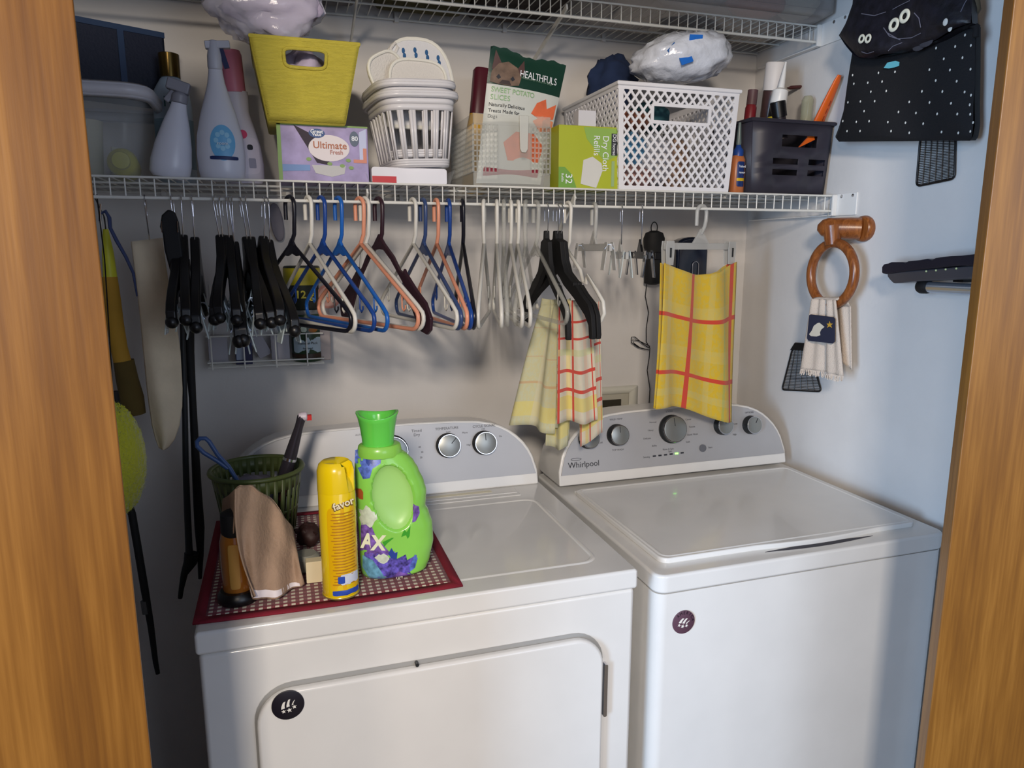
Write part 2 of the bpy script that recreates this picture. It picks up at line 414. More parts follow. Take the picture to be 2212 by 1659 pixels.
obj('logo_ring', MB().tube([tuple(Pw(.048+.014*math.cos(a), .0645+.003*math.sin(a), .003)) for a in [2*PI*k/16 for k in range(16)]], .0005, 4, closed=True), INK, wsh, local=True)
for s, x, q in (('WASH TEMP', .165, .155), ('CYCLE', .32, .164), ('SOIL', .476, .15), ('OPTIONS', .566, .145), ('Hot', .12, .13), ('Cold', .117, .10), ('TOP WASH', .165, .078), ('Normal', .27, .14), ('Heavy', .262, .12), ('Delicate', .25, .10), ('Bulky', .27, .08), ('Rinse & Spin', .31, .068), ('Casual', .375, .14), ('Towels', .385, .12), ('Quick Wash', .385, .10), ('Soak', .37, .082), ('Low', .52, .118), ('High', .515, .09), ('Start', .437, .062), ('Sensing', .245, .053), ('Spin', .315, .062)):
    con_text(wsh, Pw, s, x, q, .0065)
def face_disc(root, P, x, s, r, t, m, name, tilt=.2):
    M = Matrix.Translation(P(x, s, .0025)) @ Matrix.Rotation(PI/2-tilt, 4, 'X')
    return obj(name, MB().lathe([(r, 0), (r, t)], 28, M), m, root, local=True)
face_disc(wsh, Pw, .413, .062, .010, .003, mat('grey_button', (98, 100, 106), .45), 'start_button')
LEDON = mat('green_light', (120, 255, 90), .4, emit=4)
for k in range(6):
    M = Matrix.Translation(Pw(.268+.0165*k, .0535+.0003*k, .0025)) @ Matrix.Rotation(PI/2-.2, 4, 'X')
    obj('indicator_light', MB().box(-.0045, .0045, -.002, .002, 0, .001, M), LEDON if k == 4 else INK, wsh, local=True, label='lit green indicator' if k == 4 else None)
for x in (.06, .64):
    for y in (.06, .6): obj('foot', MB().lathe([(.018, 0), (.02, .013)], 16, Matrix.Translation((x, y, 0))), BLKM, wsh, local=True)

# ================================================================ round flag magnets
MAGB = mat('magnet_black', (24, 20, 30), .4); MAGR = mat('magnet_red', (96, 28, 36), .5); MAGW = mat('magnet_white', (225, 222, 214), .5); MAGN = mat('magnet_rim', (88, 60, 74), .5)
def star(cx, cz, r):
    return [(cx+(r if k % 2 == 0 else r*.42)*math.cos(PI/2+k*PI/5), cz+(r if k % 2 == 0 else r*.42)*math.sin(PI/2+k*PI/5)) for k in range(10)]
def magnet(label, px, py, y, R, rim, roll, word, face=None):
    c = at(px, py, y=y); t = thing('round_magnet', label, 'magnet', (c.x, y, c.z))
    t.rotation_euler = (0, -roll, 0)
    def F(x, z): return x, z
    obj('disc', MB().lathe([(R, 0), (R, .0018), (R*.97, .0022)], 40, Matrix.Rotation(PI/2, 4, 'X')), rim, t, local=True)
    s = R/.027
    for k, (a, b) in enumerate(((-.010, .012), (-.001, .013), (.008, .008))):
        w = (.0062, .0055, .0028)[k]*s
        L = [((a+.0045*(q/6)**1.6*1.2)*s-.002*s, (-.004+b*q/6+.001*k)*s) for q in range(7)]
        poly = [(x, z) for x, z in L]+[(x+w*(1-.35*i/6), z+.0005) for i, (x, z) in reversed(list(enumerate(L)))]
        obj('white_stripe', MB().prism(poly, -.0026, -.002), MAGW, t, local=True)
    for (x, z, r) in ((-.009, -.009, .004), (.0005, -.0095, .0048), (.0095, -.006, .004)):
        obj('star', MB().prism(star(x*s, z*s, r*s), -.0026, -.002), MAGW, t, local=True)
    if word:
        n = len(word)
        for i, ch in enumerate(word):
            a = PI/2+(n/2-.5-i)*.36
            M = Matrix.Translation((R*.80*math.cos(a), -.0024, R*.80*math.sin(a))) @ Matrix.Rotation(PI/2, 4, 'X') @ Matrix.Rotation(a-PI/2, 4, 'Z')
            text('letter', ch, R*.34, None, MAGB, t, M=M, local=True)
    return t
magnet('black round flag magnet on the dryer door', 622, 1522, -.0125, .0245, MAGB, .15, '')
magnet('maroon-rimmed round flag magnet on the washer front', 1476, 1343, .0185, .0235, MAGN, -.35, 'AMERICA')

# ================================================================ wire shelves
def wire_shelf(name, label, x0, x1, yf, yb, z, hz, braces, plate):
    t = thing(name, label, 'shelf', (x0, yb, z))
    mb = MB(); n = int((x1-x0)/.0254)
    for i in range(n+1):
        x = x1-.006-i*.0254
        if x < x0: break
        mb.tube([(x, yb-.004, z), (x, yf+.004, z), (x, yf, z-.004), (x, yf, z-hz)], .0014, 6)
    obj('deck_wires', mb, WWIRE, t)
    mb = MB()
    for yy, zz, r in ((yf-.002, z, .0022), (yf-.002, z-hz, .0032), (yf+.10, z-.003, .0025), ((yf+yb)/2+.03, z-.003, .0025), (yb-.006, z-.003, .003)):
        mb.tube([(x0, yy, zz), (x1-.001, yy, zz)], r, 8)
    obj('long_rods', mb, WWIRE, t)
    for bx, drop in braces:
        b = obj('diagonal_brace', MB().bar((bx, yf+.004, z-hz*.4), (bx-.0, yb-.003, z-drop), .012, .004, (1, 0, 0)), WWIRE, t)
        obj('brace_foot', MB().box(bx-.009, bx+.009, yb-.006, yb, z-drop-.03, z-drop+.012).disc((bx, yb-.007, z-drop-.015), .004, 'y', 10, t=.003), WWIRE, b)
    x = x0+.12
    while x < x1:
        obj('wall_clip', MB().box(x-.005, x+.005, yb-.012, yb, z-.010, z+.012), WPLAS, t); x += .28
    y0p, y1p, zp = plate
    pl = obj('end_bracket', MB().box(x1-.004, x1, y0p, y1p, z-hz-.012, z+.004).box(x1-.016, x1-.004, yf-.012, yf-.006, z-hz-.012, z+.002).box(x1-.016, x1, yf-.006, yb-.03, z-hz-.012, z-hz-.009), WPLAS, t, bevel=.001)
    for yy in (y0p+.012, y0p+.05): obj('screw', MB().disc((x1-.005, yy, z-.003), .004, 'x', 12, t=.002), CHROME, pl)
    return t
ZS, YS, HS = 1.6367, .473, .0381
wire_shelf('wire_shelf', 'white wire shelf full of baskets and bottles, hangers on its lip', XL+.002, XR, YS, YB, ZS, HS, [(.335, .30), (.80, .30)], (.395, .475, 0))
YU, ZU = .575, 2.066
wire_shelf('wire_shelf', 'upper white wire shelf along the top edge, above the full shelf', XL+.002, XR, YU, YB, ZU, HS, [(.345, .085), (.815, .085)], (.47, .60, 0))
# ================================================================ things on the lower wire shelf
ZT = ZS+.0016            # top of the deck wires
def lat(px, py, y): return at(px, py, y=y)
def frame_at(px, y, lean=0, pitch=0, yaw=0, z=ZT):
    """placement matrix of a thing standing on the shelf, seen at column px, at depth y"""
    p = at(px, 390, y=y)
    return Matrix.Translation((p.x, y, z)) @ Matrix.Rotation(yaw, 4, 'Z') @ Matrix.Rotation(lean, 4, 'Y') @ Matrix.Rotation(pitch, 4, 'X')
def T(x, y, z): return Matrix.Translation((x, y, z))
def put(root, M): root.matrix_world = M; ORG[root.name] = M.translation.copy()

# ---- large clear bin at the left
cb0, cb1 = -.30, at(312, 200, y=.50).x
zt = at(250, 186, y=.50).z
t = thing('clear_bin', 'large clear plastic bin with white rim, leftmost on the lower shelf', 'bin', ((cb0+cb1)/2, .62, ZT))
b = MB(); o = [Vector((x, y, ZT+.001)) for x, y in rrect(cb0+.03, cb1-.03, .515, .76, .03)]; q = [Vector((x, y, zt)) for x, y in rrect(cb0, cb1, .49, .79, .04)]
frustum_ring(b, o, q); k = len(b.v); b.v += [tuple(p) for p in o]; b.f.append(tuple(range(k, k+len(o))))
obj('tub', b, CLEAR, t, solid=.0016)
b = MB(); prev = None
for (e, dz) in ((0, -.022), (.010, -.018), (.012, 0), (.004, .006), (-.006, .004)):
    r = [Vector((x, y, zt+dz)) for x, y in rrect(cb0-e, cb1+e, .49-e, .79+e, .045)]
    if prev: frustum_ring(b, prev, r)
    prev = r
obj('rim', b, mat('frosted_rim', (196, 196, 204), .35), t, solid=.0015)
def cyl(r0, r1, h, n=24): return [(r0, 0), (r1, h)]
t = thing('yellow_bottle', 'yellow bottle lying on its side inside the clear bin, cap facing out', 'bottle', tuple(at(262, 350, y=.56)))
M = T(*at(262, 348, y=.54)) @ Matrix.Rotation(PI/2, 4, 'X') @ Matrix.Rotation(.1, 4, 'Y')
YEL = mat('yellow_plastic', (196, 190, 30), .35)
obj('body', MB().lathe([(.006, -.16), (.026, -.15), (.028, -.03), (.024, -.012), (.016, -.004), (.015, 0)], 28, M), YEL, t)
obj('cap', MB().lathe([(.0165, 0), (.017, .012), (.0155, .014), (.0135, .0143)], 28, M), mat('yellow_cap', (170, 166, 26), .45), t)
CREAM = mat('cream_paper', (186, 184, 164), .8)
p = at(205, 370, y=.56)
solo('paper_cup', MB().lathe([(.026, 0), (.034, .11), (.033, .11), (.025, .003)], 24, T(p.x-.02, .60, ZT+.004), caps=False), CREAM, 'cream paper cup inside the clear bin at the shelf left end', 'cup', solid=.001)
p = at(248, 370, y=.6)
solo('folded_card', MB().box(-.014, .014, -.0015, .0015, 0, .066, T(p.x, .62, ZT+.002) @ Matrix.Rotation(.5, 4, 'Z') @ Matrix.Rotation(.12, 4, 'Y')), CREAM, 'small cream card standing above the yellow bottle in the clear bin', 'card')
#
# ---- navy box leaning on the bin
a = at(353, 72, y=.70); zb = zt+.006
NAVY = mat('navy_box', (16, 24, 46), .6, bump=.2); NAVYE = mat('navy_edge', (34, 56, 88), .6)
M = T(a.x, .70, zb) @ Matrix.Rotation(-.72+PI, 4, 'Z')
hh = a.z-zb
t = thing('navy_box', 'dark navy open box behind and above the clear bin, left end of shelf', 'box', tuple(M.translation))
M = T(a.x, .70, zb) @ Matrix.Rotation(PI-.45*-1.0, 4, 'Z')
obj('walls', MB().box(0, .21, -.004, 0, 0, hh, M).box(0, .004, -.07, 0, 0, hh, M).box(.206, .21, -.07, 0, 0, hh, M).box(0, .21, -.07, -.066, 0, hh*.96, M).box(0, .21, -.07, 0, 0, .004, M), NAVY, t)
obj('top_edge', MB().box(-.001, .212, -.006, .002, hh-.010, hh+.001, M).box(.08, .092, .001, .003, 0, hh-.01, M), NAVYE, t)
solo('white_envelope', MB().box(0, .05, .006, .008, 0, .032, M @ T(.005, 0, 0) @ Matrix.Rotation(.0, 4, 'Y')).box(.075, .087, .006, .008, 0, .03, M), mat('pale_paper', (150, 152, 162), .7), 'pale envelope edge showing under the navy box', 'envelope', None) if False else None

# ---- bottles
PW = mat('white_bottle', (214, 216, 228), .3); PWB = mat('bluish_bottle', (168, 184, 198), .35)
GOLD = mat('gold_cap', (92, 74, 34), .25, metal=.8); PINK = mat('pink_cap', (204, 120, 140), .45)
zc = at(390, 118, y=.66).z-ZT
M = frame_at(386, .66); t = thing('lotion_bottle', 'pale blue-white bottle with gold cap behind the spray bottles', 'bottle', tuple(M.translation))
obj('body', MB().lathe([(.036, 0), (.038, .01), (.038, zc*.60), (.034, zc*.72), (.022, zc*.80), (.016, zc*.83)], 28, M, 1, .7), PWB, t)
obj('cap', MB().lathe([(.020, zc*.82), (.0205, zc*.995), (.018, zc)], 24, M), GOLD, t)
obj('label', MB().lathe([(.0385, zc*.12), (.0385, zc*.5)], 28, M, 1, .7, caps=False), mat('teal_label', (126, 152, 168), .5), t)
text('lettering', 'N', .03, (M.translation.x-.003, M.translation.y-.0285, ZT+zc*.62), mat('teal_ink', (20, 80, 88), .5), t)
# leaning trigger bottle
M = frame_at(365, .545, lean=.20); M = M @ T(0, 0, .004)
t = thing('spray_bottle', 'smaller white spray bottle leaning right against the big one', 'bottle', tuple(M.translation))
GT = mat('grey_trigger', (140, 140, 150), .4)
obj('body', MB().lathe([(.030, 0), (.0375, .008), (.0385, .03), (.034, .065), (.025, .105), (.016, .135), (.0135, .148)], 28, M, 1, .75), PW, t)
obj('trigger_head', MB().lathe([(.015, .146), (.0155, .162), (.010, .168)], 20, M).bar(M @ Vector((-.026, 0, .180)), M @ Vector((.016, 0, .176)), .022, .022, M.to_3x3() @ Vector((0, 1, 0))).bar(M @ Vector((-.010, 0, .172)), M @ Vector((-.024, 0, .145)), .012, .006, (0, 1, 0)), GT, t, bevel=.003)
# big white air freshener bottle
hb = at(470, 85, y=.515).z-ZT
M = frame_at(482, .525); t = thing('spray_bottle', 'tall white spray bottle with round sky-blue label, left part of shelf', 'bottle', tuple(M.translation))
obj('body', MB().lathe([(.034, 0), (.0415, .006), (.044, .020), (.0455, .05), (.043, .085), (.034, .125), (.024, .158), (.0165, .185), (.0135, .205), (.013, .212)], 36, M, 1, .72), PW, t)
obj('trigger_head', MB().lathe([(.0125, .210), (.014, .216), (.0135, .235), (.011, .250), (.010, hb-.004), (.008, hb)], 20, M).bar(M @ Vector((-.016, 0, hb-.010)), M @ Vector((.030, 0, hb-.006)), .016, .014, (0, 0, 1)), mat('white_trigger', (196, 198, 210), .4), t, bevel=.002)
obj('trigger', MB().bar(M @ Vector((.012, 0, hb-.014)), M @ Vector((.022, 0, hb-.050)), .010, .006, (0, 1, 0)), mat('navy_trigger', (24, 34, 80), .4), t)
sky = mat('sky_label', (106, 178, 224), .4)
def patch(M, cx, cz, w, h, rad, ry, n=14, p=2, off=.0006):
    """curved label patch on an elliptical bottle of radius rad(z), flattened by ry"""
    mb = MB(); N = 32; vs = [(cx, cz)]; rings = 5
    for j in range(1, rings+1):
        for x, z in superell(w*j/rings, h*j/rings, N, p, cx, cz): vs.append((x, z))
    pts = []
    for x, z in vs:
        r = rad(z); xx = max(-.999*r, min(.999*r, x)); pts.append(M @ Vector((xx, -(ry*math.sqrt(max(0, r*r-xx*xx))+off), z)))
    mb.v = [tuple(q) for q in pts]
    for a in range(N): mb.f.append((0, 1+a, 1+(a+1) % N))
    for j in range(rings-1):
        for a in range(N): mb.f.append((1+j*N+a, 1+(j+1)*N+a, 1+(j+1)*N+(a+1) % N, 1+j*N+(a+1) % N))
    return mb
def interp(tab):
    def f(z):
        for (r0, z0), (r1, z1) in zip(tab, tab[1:]):
            if z0 <= z <= z1: return r0+(r1-r0)*(z-z0)/(z1-z0)
        return tab[-1][0] if z > tab[-1][1] else tab[0][0]
    return f
rb = interp([(.034, 0), (.0415, .006), (.044, .020), (.0455, .05), (.043, .085), (.034, .125), (.024, .158)])
lb = obj('label', patch(M, .006, .070, .046, .068, rb, .72), sky, t)
obj('label_band', patch(M, .007, .041, .052, .007, rb, .72, p=6, off=.0012), mat('navy_ink', (26, 44, 96), .5), lb)
for a in range(8): obj('petal', patch(M, .006+.012*math.cos(a*PI/4), .074+.015*math.sin(a*PI/4), .009, .010, rb, .72, off=.001), mat('pale_sky', (150, 206, 236), .5), lb)
text('lettering', 'room', .009, M @ Vector((.006, -.036, .068)), mat('label_white', (236, 240, 246), .5), lb)
# white bottle with pink cap
hp = at(508, 112, y=.60).z-ZT
M = frame_at(527, .595, lean=-.04); t = thing('detergent_bottle', 'white bottle with pink cap between the spray bottle and yellow basket', 'bottle', tuple(M.translation))
tb = [(.036, 0), (.042, .008), (.044, .04), (.041, .075), (.032, .115), (.025, .145), (.027, .17), (.026, hp*.70)]
obj('body', MB().lathe(tb, 30, M, 1, .7), mat('white_pink_bottle', (206, 200, 210), .35), t)
obj('cap', MB().lathe([(.021, hp*.69), (.0225, hp*.71), (.0215, hp*.97), (.019, hp)], 24, M), PINK, t)
rr = interp(tb)
obj('label', patch(M, .012, .055, .05, .075, rr, .7, p=5), mat('pale_label', (214, 206, 216), .5), t)
obj('pink_corner', patch(M, .008, .098, .018, .018, rr, .7, off=.0012), mat('pink_ink', (208, 64, 104), .5), t)
obj('barcode', patch(M, .022, .040, .014, .02, rr, .7, p=8, off=.0014), mat('barcode_grey', (150, 148, 164), .6), t)
obj('drop_mark', patch(M, .020, .072, .011, .011, rr, .7, p=3, off=.0014), INK, t)

# ---- dryer sheet box with yellow basket on top
x0, x1 = at(600, 320, y=.50).x, at(795, 320, y=.50).x; zb = at(700, 270, y=.50).z
LAV = mat('lavender_box', (158, 146, 188), .55, vary=.22, vscale=28)
t = thing('dryer_sheet_box', 'lavender box of 80 sheets under the yellow basket', 'box', ((x0+x1)/2, .57, ZT))
obj('carton', MB().box(x0, x1, .50, .64, ZT, zb), LAV, t, bevel=.0015)
obj('green_edge', MB().box(x0-.0006, x0+.007, .4993, .5002, ZT, zb).box(x0, x1, .4993, .5002, zb-.003, zb+.0003), mat('leaf_green', (128, 160, 92), .55), t)
def BX(u, v): return (x0+(x1-x0)*u, ZT+(zb-ZT)*v)
def flat(name, poly, m, par, y, dy=.0006): return obj(name, MB().prism(poly, y-dy, y), m, par)
def ell(u, v, w, h): cx, cz = BX(u, v); return superell(w, h, 32, 2, cx, cz)
flat('photo_pack', [BX(.18, .98), BX(.42, .80), BX(.58, .30), BX(.42, .34)], mat('dark_wedge', (38, 24, 44), .6), t, .4996)
flat('oval_panel', ell(.56, .60, .082, .052), mat('oval_cream', (222, 214, 216), .5), t, .4994)
flat('logo_oval', ell(.43, .85, .032, .018), mat('logo_blue', (32, 70, 128), .5), t, .4988)
LBW = mat('label_white', (236, 240, 246), .5)
for s, u, v, sz, mm in (('Great', .43, .875, .010, LBW), ('Value', .43, .82, .008, LBW), ('Ultimate', .57, .645, .0185, mat('rust_ink', (170, 96, 60), .5)), ('Fresh', .63, .53, .012, mat('mauve_ink', (176, 120, 110), .5)), ('80', .845, .79, .012, LBW)):
    pass
flat('count_disc', ell(.845, .78, .019, .030), mat('slate_disc', (84, 98, 118), .5), t, .4990)
for s, u, v, sz, mm in (('Great', .43, .878, .0105, LBW), ('Value', .43, .825, .008, LBW), ('Ultimate', .57, .645, .0195, mat('rust_ink', (170, 96, 60), .5)), ('Fresh', .64, .53, .012, mat('mauve_ink', (176, 120, 110), .5)), ('80', .85, .78, .013, LBW)):
    cx, cz = BX(u, v); text('lettering', s, sz, (cx, .4980, cz), mm, t, bold=.0002)
flat('blue_band', [BX(.04, .30), BX(.34, .30), BX(.34, .20), BX(.04, .18)], mat('band_blue', (104, 138, 190), .5), t, .4996)
flat('white_scoop', [BX(.36, .30), BX(.74, .30), BX(.72, .16), BX(.58, .10), BX(.40, .16)], mat('scoop_grey', (184, 184, 184), .5), t, .4995)
flat('orange_square', [BX(.83, .36), BX(.98, .36), BX(.98, .62), BX(.94, .62), BX(.94, .42), BX(.83, .42)], mat('coral', (206, 132, 110), .5), t, .4995)
flat('pale_corner', [BX(.90, .42), BX(.98, .42), BX(.98, .96), BX(.90, .90)], mat('pale_lilac', (190, 196, 226), .5), t, .4997)
for u, v in ((.70, .30), (.80, .27), (.33, .40), (.56, .33), (.77, .40)):
    flat('leaf', ell(u, v, .010, .007), mat('leaf_green', (128, 160, 92), .55), t, .4990)
YB_ = mat('yellow_basket', (196, 182, 66), .55, bump=.6, bscale=60, stretch=(3, 3, 26), vary=.10, vscale=12)
zb2 = zb+.004
pt = [at(540, 80, y=.455), at(775, 93, y=.455), at(745, 268, y=.478), at(580, 260, y=.478)]
ztop = (pt[0].z+pt[1].z)/2; zlo = zb+.001
tx0, tx1, bx0, bx1 = pt[0].x, pt[1].x, pt[3].x, pt[2].x
t = thing('storage_basket', 'yellow tapered basket standing on the lavender box', 'basket', ((bx0+bx1)/2, .57, zlo))
def bas(u, z):   # left x, right x, front y, back y at height fraction
    return bx0+(tx0-bx0)*u, bx1+(tx1-bx1)*u, .478+(.455-.478)*u, .66+(.70-.66)*u
def hpt(X, u): return X
b = MB()
def quad_strip(corners_by_u, us):
    pass
yl = lambda u: (bas(u, 0))
# front panel with a handle opening: 8 quads around the hole, with thickness by solidify
def face_with_hole(cor, hu0, hu1, hv0, hv1):
    """cor(u,v) point; hole in u range and v range, rounded"""
    mb = MB(); N = 36
    hole = superell(hu1-hu0, hv1-hv0, N, 5, (hu0+hu1)/2, (hv0+hv1)/2)
    mu, mv = (hu0+hu1)/2, (hv0+hv1)/2
    outer = []
    for (u, v) in hole:
        du, dv = u-mu, v-mv
        k = min(((1-mu) if du > 0 else mu)/max(abs(du), 1e-6), ((1-mv) if dv > 0 else mv)/max(abs(dv), 1e-6))
        outer.append((mu+du*k, mv+dv*k))
    for cu, cv in ((0, 0), (1, 0), (0, 1), (1, 1)):
        i = min(range(N), key=lambda q: (outer[q][0]-cu)**2+(outer[q][1]-cv)**2); outer[i] = (cu, cv)
    rings = 7
    for j in range(rings+1):
        for (a, c_), (o_, d_) in zip(hole, outer):
            mb.v.append(tuple(cor(a+(o_-a)*j/rings, c_+(d_-c_)*j/rings)))
    for j in range(rings):
        for a in range(N): mb.f.append((j*N+a, j*N+(a+1) % N, (j+1)*N+(a+1) % N, (j+1)*N+a))
    return mb, [cor(a, c_) for a, c_ in hole]
def frontc(u, v):
    l, r, f, k = yl(v); return Vector((l+(r-l)*u, f, zlo+(ztop-zlo)*v))
mb, hole = face_with_hole(frontc, .285, .70, .66, .89)
def side(mb, fn):
    k = len(mb.v); n = 10
    for i in range(n+1):
        for j in range(2): mb.v.append(tuple(fn(i/n, j)))
    for i in range(n): mb.f.append((k+2*i, k+2*i+1, k+2*i+3, k+2*i+2))
side(mb, lambda v, s_: Vector((yl(v)[0], yl(v)[2+s_], zlo+(ztop-zlo)*v)))
side(mb, lambda v, s_: Vector((yl(v)[1], yl(v)[2+s_], zlo+(ztop-zlo)*v)))
side(mb, lambda v, s_: Vector((yl(v)[s_], yl(v)[3], zlo+(ztop-zlo)*v)))
mb.add([(bx0, .478, zlo), (bx1, .478, zlo), (bx1, .66, zlo), (bx0, .66, zlo)], [(0, 1, 2, 3)])
obj('body', mb, YB_, t, solid=.0035)
obj('handle_rim', MB().tube([p+Vector((0, -.002, 0)) for p in hole], .0035, 8, closed=True), YB_, t)
l, r, f, k = yl(1)
obj('top_rim', MB().tube([(l, f, ztop), (r, f, ztop), (r, k, ztop), (l, k, ztop)], .004, 8, closed=True), YB_, t)

def lump(name, c, sc, m, label, cat, amp=.25, seed=1, nu=28, nv=18, parent=None, freq=3.0, group=None, squash=None, **kw):
    """crumpled soft body: a noisy ellipsoid"""
    from mathutils import noise
    mb = MB(); c = Vector(c); off = Vector((seed*7.3, seed*1.9, seed*4.1))
    def fn(u, v):
        a = 2*PI*u; b_ = -PI/2+PI*max(.001, min(.999, v))
        d = Vector((math.cos(a)*math.cos(b_), math.sin(a)*math.cos(b_), math.sin(b_)))
        k = 1+amp*noise.noise(d*freq*.6+off)+amp*.45*noise.noise(d*freq*2.2+off)+amp*.22*noise.noise(d*freq*5+off)
        p_ = Vector((d.x*sc[0], d.y*sc[1], d.z*sc[2]))*k
        if squash is not None and p_.z < squash: p_.z = squash+(p_.z-squash)*.1
        return c+p_
    for i in range(nu):
        for j in range(nv+1): mb.v.append(tuple(fn(i/nu, j/nv)))
    for i in range(nu):
        for j in range(nv):
            a = i*(nv+1)+j; b2 = ((i+1) % nu)*(nv+1)+j; mb.f.append((a, b2, b2+1, a+1))
    if parent is not None: return obj(name, mb, m, parent, smooth=80, **kw)
    return solo(name, mb, m, label, cat, smooth=80, group=group, **kw)
LCL = mat('lilac_cloth', (186, 174, 196), .8, bump=.4, bscale=40, vary=.12, vscale=20)
lump('lilac_cloth', ((tx0+tx1)/2-.006, .575, ztop-.055), (.068, .085, .062), LCL, 'crumpled lilac cloth filling the yellow basket', 'cloth', .3, 3)

# ---- plastic bag sagging from the upper shelf above the yellow basket
FILM = mat('thin_film', (216, 214, 228), .18, alpha=.42, bump=.9, bscale=30)
t = thing('plastic_bag', 'clear plastic bag of lilac cloth bulging over the upper shelf edge', 'bag', tuple(at(560, 60, y=.50)))
c = at(578, 0, y=.50)
lump('film', c+Vector((-.004, 0, -.004)), (.112, .058, .080), FILM, '', '', .35, 5, parent=t, nu=40, nv=26)
lump('cloth_inside', c+Vector((.012, .0, .004)), (.092, .046, .060), LCL, '', '', .3, 8, parent=t, nu=32, nv=20)
P0 = at(438, 2, y=.53); P1 = at(520, 84, y=.50); P2 = at(600, 30, y=.56); P3 = at(560, 88, y=.48)
def tail(u, v):
    a = P0.lerp(P1, v); b_ = P2.lerp(P3, v); q = a.lerp(b_, u)
    return q+Vector((0, .012*math.sin(9*u+4*v)+.006*math.sin(23*u), .004*math.sin(17*v)))
obj('loose_corner', MB().grid(tail, 16, 12), FILM, t, smooth=80)

# ---- two nested white slotted baskets on a flat box
xa, xb = at(803, 375, y=.49).x, at(966, 375, y=.49).x; zf = at(880, 362, y=.49).z
t = thing('flat_box', 'flat white and red box under the white slotted baskets', 'box', ((xa+xb)/2, .55, ZT))
obj('carton', MB().prism(rrect(xa, xb, ZT, zf, .006, 4), .492, .64), mat('glossy_white_card', (222, 220, 224), .25), t, bevel=.001)
obj('red_stripe', MB().box(xa+.001, xa+(xb-xa)*.32, .4908, .4922, ZT+.0005, ZT+(zf-ZT)*.45), mat('bright_red', (190, 28, 34), .4), t)
solo('plastic_tray', MB().add([(xa-.012, .487, ZT+.022), (xa-.004, .487, ZT), (xb+.004, .487, ZT), (xb+.016, .487, ZT+.032), (xa-.012, .66, ZT+.022), (xa-.004, .66, ZT), (xb+.004, .66, ZT), (xb+.016, .66, ZT+.032)], [(0, 1, 5, 4), (1, 2, 6, 5), (2, 3, 7, 6)]), CLEAR, 'clear tray holding the flat white and red box', 'tray', solid=.0008)
cx = at(898, 300, y=.53).x; zl = zf+.004
ztr = at(885, 194, y=.47).z
SB = mat('white_basket_plastic', (224, 222, 224), .25)
tilt = Matrix.Rotation(-.05, 4, 'Y')
def oval_basket(t, zc, M, w_top, w_bot, h, slots=True):
    """rounded-rectangle basket with vertical slots, in M's frame; depth along y"""
    N = 96
    fine = superell(w_top, w_top+.04, 2000, 4.2); acc = [0]
    for p_, q_ in zip(fine, fine[1:]): acc.append(acc[-1]+math.dist(p_, q_))
    angs = []; j_ = 0
    for k in range(N):       # evenly spaced round the outline
        while j_ < 1998 and acc[j_] < acc[-1]*k/N: j_ += 1
        angs.append(2*PI*j_/2000)
    def outline(w, d): return [(w/2*math.copysign(abs(math.cos(a))**(2/4.2), math.cos(a)), d/2*math.copysign(abs(math.sin(a))**(2/4.2), math.sin(a))) for a in angs]
    def ring(w, d, z): return [M @ Vector((x, y, z)) for x, y in outline(w, d)]
    def wh(v): return w_bot+(w_top-w_bot)*v
    def r_at(v, e=0): return ring(wh(v)+e, (wh(v)+.04)+e, h*v)
    b = MB()
    for a0, a1 in ((0, .10), (.76, 1.0)):
        n = 3
        for j in range(n): frustum_ring(b, r_at(a0+(a1-a0)*j/n), r_at(a0+(a1-a0)*(j+1)/n))
    lo_, hi_ = r_at(.10), r_at(.76)
    for k in range(N):     # alternate solid ribs and open slots
        if k % 4 < 2:
            q = (k+1) % N; b.add([lo_[k], lo_[q], hi_[q], hi_[k]], [(0, 1, 2, 3)])
    k = len(b.v); r0 = r_at(0); b.v += [tuple(p) for p in r0]; b.f.append(tuple(range(k, k+N)))
    o = obj('basket_wall', b, SB, t, solid=.0028)
    b = MB(); prev = None
    for e, dz in ((0, -.010), (.013, -.010), (.016, -.003), (.013, .003), (.002, .004)):
        r = [M @ Vector((x, y, h+dz)) for x, y in outline(w_top+e, w_top+.04+e)]
        if prev: frustum_ring(b, prev, r)
        prev = r
    obj('rolled_rim', b, SB, t, solid=.0018)
hB = ztr-zl-.004
M1 = T(cx+.002, .565, zl) @ Matrix.Rotation(-.055, 4, 'Y') @ Matrix.Rotation(.10, 4, 'Z')
t = thing('slotted_basket', 'lower of two nested white slotted baskets, on the flat white box', 'basket', tuple(M1.translation)); oval_basket(t, 0, M1, .166, .128, hB)
M2 = M1 @ T(-.002, 0, .019)
t = thing('slotted_basket', 'upper of two nested white slotted baskets, holding white slippers', 'basket', tuple(M2.translation)); oval_basket(t, 0, M2, .162, .124, hB+.002)
# slippers and dotted mitt inside
SLP = mat('white_terry', (216, 212, 206), .95, bump=.7, bscale=260)
def slipper(M, w, L, th, name, label, m=SLP, edge=True):
    t = thing(name, label, 'slipper', tuple(M.translation))
    ol = superell(w, L, 36, 3.2, 0, L/2)
    obj('sole', MB().prism(ol, -th/2, th/2, M), m, t, bevel=.004, seg=3)
    obj('piping', MB().tube([M @ Vector((x, -th*.55, z)) for x, z in ol], .0035, 8, closed=True), mat('terry_edge', (228, 226, 216), .9), t)
    return t
zi = zl+hB-.03
slipper(T(cx+.002, .50, zi) @ Matrix.Rotation(-.12, 4, 'X') @ Matrix.Rotation(.02, 4, 'Y'), .120, .102, .012, 'slipper', 'white terry slipper at the front of the upper slotted basket')
slipper(T(cx-.026, .540, zi+.012) @ Matrix.Rotation(.30, 4, 'Z') @ Matrix.Rotation(-.50, 4, 'Y') , .082, .112, .014, 'slipper', 'white slipper leaning left in the upper slotted basket')
